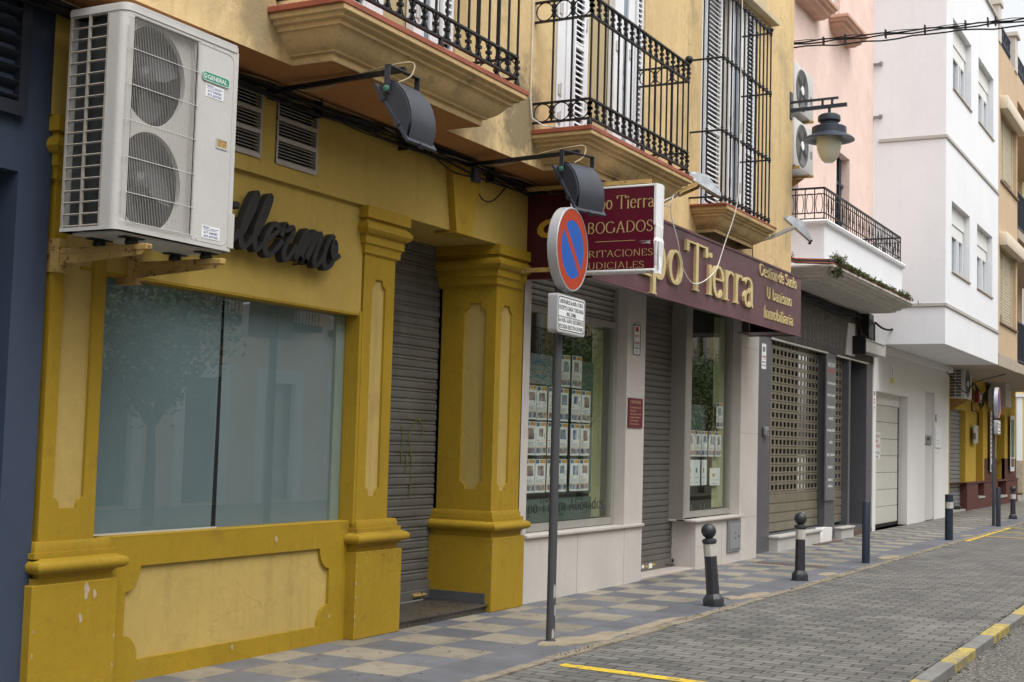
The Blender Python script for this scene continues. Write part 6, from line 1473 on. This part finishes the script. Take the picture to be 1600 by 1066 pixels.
ic = board('intercom', 'grey intercom panel in the niche of the white house front', 'intercom', 32.52, 33.30, 1.78, 1.99, 6.44, MT['steel'], [(None, .3, .35, .45, .35, K_), (None, .2, .6, .12, .1, MT['galv'])], t_=.03)
board('letter_box_panel', 'white switch panel on the white house front right of the intercom niche', 'panel', 33.62, 34.28, 1.70, 2.20, 6.40, MT['wrender'], [(None, .2, .1, .7, .05, K_), (None, .2, .1, .35, .04, K_), (None, .5, .1, .35, .04, K_), (None, .2, .1, .2, .04, K_), (None, .5, .1, .2, .04, K_), (None, 0, 1, .02, .01, K_)], t_=.02)
board('door_number', 'tiny dark number tile on the white house front above the switch panel', 'notice', 33.6, 33.75, 2.33, 2.50, 6.405, MT['steel'], [('7', .25, .5, .2, .6, MT['paper'])], t_=.012)
board('wall_panel_box', 'white meter panel with a dark intercom on the yellow wall beside the blue-grey shutter', 'panel', 40.15, 40.85, 1.88, 2.40, 6.60, MT['whit_s'], [(None, -.05, .45, .22, .35, K_)], t_=.03)
board('alarm_box', 'small maroon alarm box on the yellow wall under the far air conditioner', 'alarm box', 40.45, 40.95, 3.05, 3.38, 6.52, M('alarm_red', (.20,.02,.02), .5, .05), [(None, .5, .4, .3, .4, MT['paper'])], t_=.12)
board('poster', 'tall white poster with red lines on the far yellow wall behind the slim pole', 'poster', 43.25, 43.92, 1.06, 2.90, 6.62, MT['paper'], [(None, .1, .8, .9-.075*i, .03, R_) for i in range(10)]+[(None, .1, .8, .02, .1, MT['pblue'])], t_=.02)
board('poster', 'tall green and white poster on the last stretch of yellow wall', 'poster', 47.35, 48.22, 1.04, 2.88, 6.62, MT['paper'], [(None, .12, .76, .25, .68, M('poster_green', (.05,.16,.09), .5, .5, 3)), (None, .12, .76, .08, .15, MT['dglass'])], t_=.02)
fl_ = board('hanging_sign', 'square pale lightbox with grey script on the far yellow wall', 'sign', 42.9, 44.2, 3.02, 3.80, 6.15, MT['whit_s'], [('Calzados', .2, .55, .66, .10, MT['steel']), (None, .15, .5, .35, .02, MT['steel'])], t_=.5, frame=MT['rust'])
board('siren_box', 'small brown siren box between the far lightbox and the street end', 'alarm box', 45.6, 45.9, 3.25, 3.55, 6.55, MT['rust'], (), t_=.15)

# ---- property sheets in the windows
SR = random.Random(3)
def sheet(label, xa, xb, za, zb, y, k, group, blank=False):
    t = thing('property_sheet', label, 'paper sheet', ((xa+xb)/2, y, za), group)
    b = MB(); b.box(xa, xb, y, y+.002, za, zb); put('paper', b, MT['paper'], t)
    W_, H_ = xb-xa, zb-za
    def r(m, u0, u1, v0, v1, nm):
        b = MB(); b.box(xa+u0*W_, xa+u1*W_, y-.0012, y, za+v0*H_, za+v1*H_); put(nm, b, m, t)
    if blank:
        r(MT['pblue'] if k % 2 else MT['mustard'], .25, .5, .5, .68, 'print'); r(MT['galv'], .15, .8, .1, .12, 'print'); r(MT['galv'], .15, .8, .3, .32, 'print'); return t
    r(MT['pblue'], .04, .36, .87, .98, 'logo_square'); r(MT['orange'], .44, .97, .88, .98, 'heading'); 
    sh_ = SR.choice((0, 0, .05, -.06)); wd_ = SR.choice((.40, .44, .56)); lo_ = SR.choice((.47, .50, .56))
    r(PH[(k*7+k//3) % 4], .30+sh_, .30+sh_+wd_, lo_, .80, 'photo'); r(MT['orange'], .12, .30+sh_, .43, .46, 'price_tag'); r(MT['orange'], .02, .98, .235, .25, 'rule')
    r(PH[(k+1) % 4], .05, .34, .06, .22, 'photo'); r(PH[(k+2) % 4], .36, .64, .06, .22, 'photo'); r(PH[(k+3) % 4], .67, .97, .06, .22, 'photo')
    b = MB()
    for i in range(4): b.box(xa+.1*W_, xa+(.9-.12*(i % 3))*W_, y-.001, y, za+(.29+.028*i)*H_, za+(.298+.028*i)*H_)
    b.box(xa+.80*W_, xa+.85*W_, y-.001, y, za+.5*H_, za+.66*H_); put('print', b, MT['steel'], t)
    t.rotation_euler = (0, radians(SR.uniform(-1.3, 1.3)), 0)
    return t
ordn = ['first', 'second', 'third', 'fourth', 'fifth', 'sixth', 'seventh', 'eighth']
cols = [12.23, 12.475, 12.74, 12.985, 13.30, 13.55]; rows = [(1.82, 2.17, 'upper'), (1.455, 1.80, 'middle'), (1.07, 1.415, 'bottom')]
k = 0
G1 = 'property sheets in the large marble-framed window'
for zi, (za, zb, rn) in enumerate(rows):
    for ci, x in enumerate(cols):
        sheet(f'{ordn[ci]} property sheet from the left in the {rn} row of the large window', x, x+.235, za, zb, 6.378, k, G1); k += 1
sheet('property sheet alone at the top of the large window, left one of two', 13.00, 13.25, 2.19, 2.53, 6.378, 2, G1); sheet('property sheet alone at the top of the large window, right one of two', 13.29, 13.54, 2.19, 2.54, 6.378, 1, G1)
G2 = 'property sheets in the narrow marble-framed window'
for ci, x in enumerate((16.88, 17.13, 17.385, 17.65, 17.93)): sheet(f'{ordn[ci]} property sheet from the left in the row of five, narrow window', x, x+(.235 if ci != 2 else .22), 1.455, 1.80, 6.378, ci+1, G2)
sheet('property sheet hanging alone at the right of the narrow window', 17.95, 18.22, 1.85, 2.20, 6.378, 3, G2)
for ci, (x, w_) in enumerate(((16.88, .23), (17.12, .22), (17.40, .2))): sheet(f'{ordn[ci]} pale sheet from the left in the lowest row of the narrow window', x, x+w_, 1.07, 1.41, 6.378, ci, G2, True)
sheet('plain white letter low at the right of the narrow window', 17.72, 18.13, 1.06, 1.30, 6.378, 2, G2, True)

# ---- air conditioners on the pink house and over the yellow shop
def small_ac(name, label, x0, x1, y0, y1, z0, z1, group, side_dark=False):
    t = thing(name, label, 'air conditioner', (x0, y1, z0), group)
    b = MB(); b.box(x0, x1, y0, y1, z0, z1, .015, 2); c = put('casing', b, MT['acw'], t)
    cx, cz, rx, rz = x0+(x1-x0)*.40, (z0+z1)/2, (z1-z0)*.44, (z1-z0)*.44
    b = MB(); b.lathe([(rx+.015, 0), (rx, -.012), (rx-.02, -.003), (0, -.002)], (cx, y0, cz), 32, (0,1,0)); fg = put('fan_guard', b, MT['acdark'], t)
    b = MB()
    for k in range(4): a = k*pi/2+.5; ribbon(b, [(cx+.07*cos(a), cz+.07*sin(a)), (cx+rx*.85*cos(a+.5), cz+rx*.85*sin(a+.5))], Vector((0, y0-.0045, 0)), XF, ZF, lambda p, q: .05, .002)
    put('fan', b, MT['blk'], fg)
    b = MB(); b.lathe([(.075, 0), (.07, -.016), (0, -.018)], (cx, y0, cz), 20, (0,1,0)); put('hub', b, MT['white'], fg)
    b = MB()
    for i in range(6): b.box(x1-.2, x1-.06, y0-.003, y0, z0+.35*(z1-z0)+i*.022, z0+.35*(z1-z0)+i*.022+.012)
    put('vent_slots', b, MT['galv'], t)
    if side_dark:
        b = MB(); n_ = 9; h = (z1-z0-.08)/n_
        for i in range(n_):
            for (ya_, yb_) in ((y0+.09, (y0+y1)/2+.02), ((y0+y1)/2+.05, y1-.03)): b.box(x0-.002, x0+.002, ya_, yb_, z0+.04+i*h+.014, z0+.04+(i+1)*h-.012)
        put('side_openings', b, MT['acdark'], t)
    for bx in (x0+.12, x1-.15):
        b = MB(); b.box(bx-.02, bx+.02, y0-.05, y1+.12, z0-.045, z0-.006, .004); b.plate([(-(y1+.12), z0-.28), (-(y0+.1), z0-.05), (-(y1+.12), z0-.05)], [], (bx, 0, 0), (0,-1,0), (0,0,1), .005); put('bracket', b, MT['rust'], t)
    return t
small_ac('air_conditioner', 'upper one of two white air conditioners stacked on the pink wall behind the street lamp', 20.46, 21.55, 6.08, 6.40, 6.92, 7.66, 'white air conditioners on the pink wall')
small_ac('air_conditioner', 'lower one of two white air conditioners stacked on the pink wall behind the street lamp', 20.50, 21.58, 6.08, 6.40, 6.03, 6.78, 'white air conditioners on the pink wall')
small_ac('air_conditioner', 'cream air conditioner over the blue-grey shutter of the far yellow shop', 35.75, 36.75, 6.10, 6.50, 2.98, 3.76, None, True)

# ---- cables and weeds on the pink house's balcony
rnd = random.Random(11)
vb = thing('cable_bundle', 'messy black cables lying on the grimy ledge under the boxed white balcony', 'cables', (21, 5.6, 4.46))
for k in range(9):
    P = []; ph = rnd.uniform(0, 6); y = 5.475+.007*k
    for i in range(34): x = 20.6+i*.172; P.append((x, y+.008*sin(i*.9+ph), 4.452+.014*(k % 5)+.010*sin(i*1.3+ph)+.008*rnd.random()))
    P = [(19.3, 6.2, P[0][2]+.01), (20.4, 6.0, P[0][2]+.01)]+P+[(26.7, 5.9, 4.44)]
    b = MB(); b.tube(P, rnd.choice((.008, .011, .014)), 5); put('cable', b, MT['rubber'] if k % 4 else MT['redtile'], vb)
def weed(label, x, y, z, n, spread, h, drop=False, grp='weeds growing on the balcony ledge'):
    t = thing('weed', label, 'plant', (x, y, z), grp); b = MB(); bl = MB()
    for i in range(n):
        a = rnd.uniform(0, 2*pi); px_ = x+rnd.gauss(0, spread); py_ = y+rnd.gauss(0, .03); L = h*rnd.uniform(.5, 1.1)
        tip = (px_+cos(a)*L*.5, py_+sin(a)*L*.35, z+(L if not drop or i % 2 else -L*1.2)); mid = (px_+cos(a)*L*.15, py_+sin(a)*L*.12-.02*(drop), z+L*.35*(1 if not drop or i % 2 else -.6))
        b.tube([(px_, py_, z-.01), mid, tip], .0022, 4)
        for j in range(7):
            q = Vector(mid).lerp(Vector(tip), j/6)+Vector((rnd.gauss(0, .012), rnd.gauss(0, .012), rnd.gauss(0, .01))); u = Vector((rnd.gauss(0,1), rnd.gauss(0,1), rnd.gauss(0,1))).normalized()*.024; w = u.orthogonal().normalized()*.010
            bl.face([q-u, q+w, q+u, q-w])
    b.recalc = bl.recalc = False
    put('stems', b, MT['twig'], t); put('leaves', bl, MT['weed'], t)
weed('bushiest weed, at the corner of the balcony ledge and drooping over it', 20.9, 5.50, 4.47, 110, .15, .15, True)
weed('low weed on the balcony ledge close to the ochre corner', 19.9, 6.0, 4.47, 16, .12, .12)
weed('long straggly weed along the middle of the balcony ledge', 22.0, 5.47, 4.455, 150, .45, .085)
weed('thin dry weed on the right half of the balcony ledge', 23.7, 5.47, 4.455, 110, .5, .07)
weed('upright sprigs at the right end of the balcony ledge', 25.5, 5.47, 4.455, 70, .4, .09)
hc = thing('cable_bundle', 'thick black cable bundle along the grey fascia top, hanging at its right end', 'cables', (21, 6.35, 4.15))
for k in range(10):
    P = []; ph = rnd.uniform(0, 6)
    for i in range(36): x = 19.6+i*.172; P.append((x, 6.35+.018*(k % 3)-.02, 4.17-.022*(k//2)+.02*sin(i*.55+ph)-.03*sin(i*.3)))
    e = P[-1]; 
    if k % 2: P += [(e[0]+.15, 6.30, 4.0-.03*k), (e[0]+.22, 6.28, 3.8), (e[0]+.35+.03*k, 6.2, 3.72)]
    else: P += [(e[0]+.3, 6.3, 4.1), (e[0]+.7, 6.3, 4.15-.02*k), (e[0]+1.1, 6.28, 4.1), (e[0]+1.0, 6.25, 3.9), (e[0]+.8, 6.2, 3.72)]
    b = MB(); b.tube(smooth(P, 2), rnd.choice((.010, .014, .018)), 5); put('cable', b, MT['rubber'], hc)
b = MB(); b.tube(smooth([(26.9, 6.3, 4.12), (27.2, 6.2, 4.02), (27.6, 6.1, 4.05), (28.1, 6.0, 4.3), (28.3, 5.95, 4.42)]), .022, 8); put('cable', b, MT['rubber'], hc)
fc = thing('cable_bundle', 'tangle of black cables on the yellow wall beside the far air conditioner', 'cables', (41, 6.6, 3.6))
for k in range(5):
    b = MB(); b.tube(smooth([(36.9, 6.6, 3.5-.05*k), (38.5, 6.58, 3.45-.04*k+.1*sin(k)), (40.2, 6.58, 3.55), (41.2, 6.58, 3.3-.1*k), (42.4, 6.58, 3.5), (43, 6.6, 3.72)]), .025, 5); put('cable', b, MT['rubber'], fc)
b = MB(); b.tube([(39.9, 6.62, 3.6), (39.9, 6.62, 2.8), (41.0, 6.62, 2.8), (41.0, 6.62, 2.4)], .02, 5); put('cable', b, MT['rubber'], fc)
b = MB(); b.tube(smooth([(34.3, 6.35, 3.72), (34.8, 6.3, 3.5), (35.3, 6.0, 3.1), (36.0, 5.9, 3.4), (37.6, 5.4, 3.70)]), .012, 5); tag(put('loose_cable', b, MT['rubber']), 'loose thin cable sagging under the white jutting floor towards the beige one', 'cable')
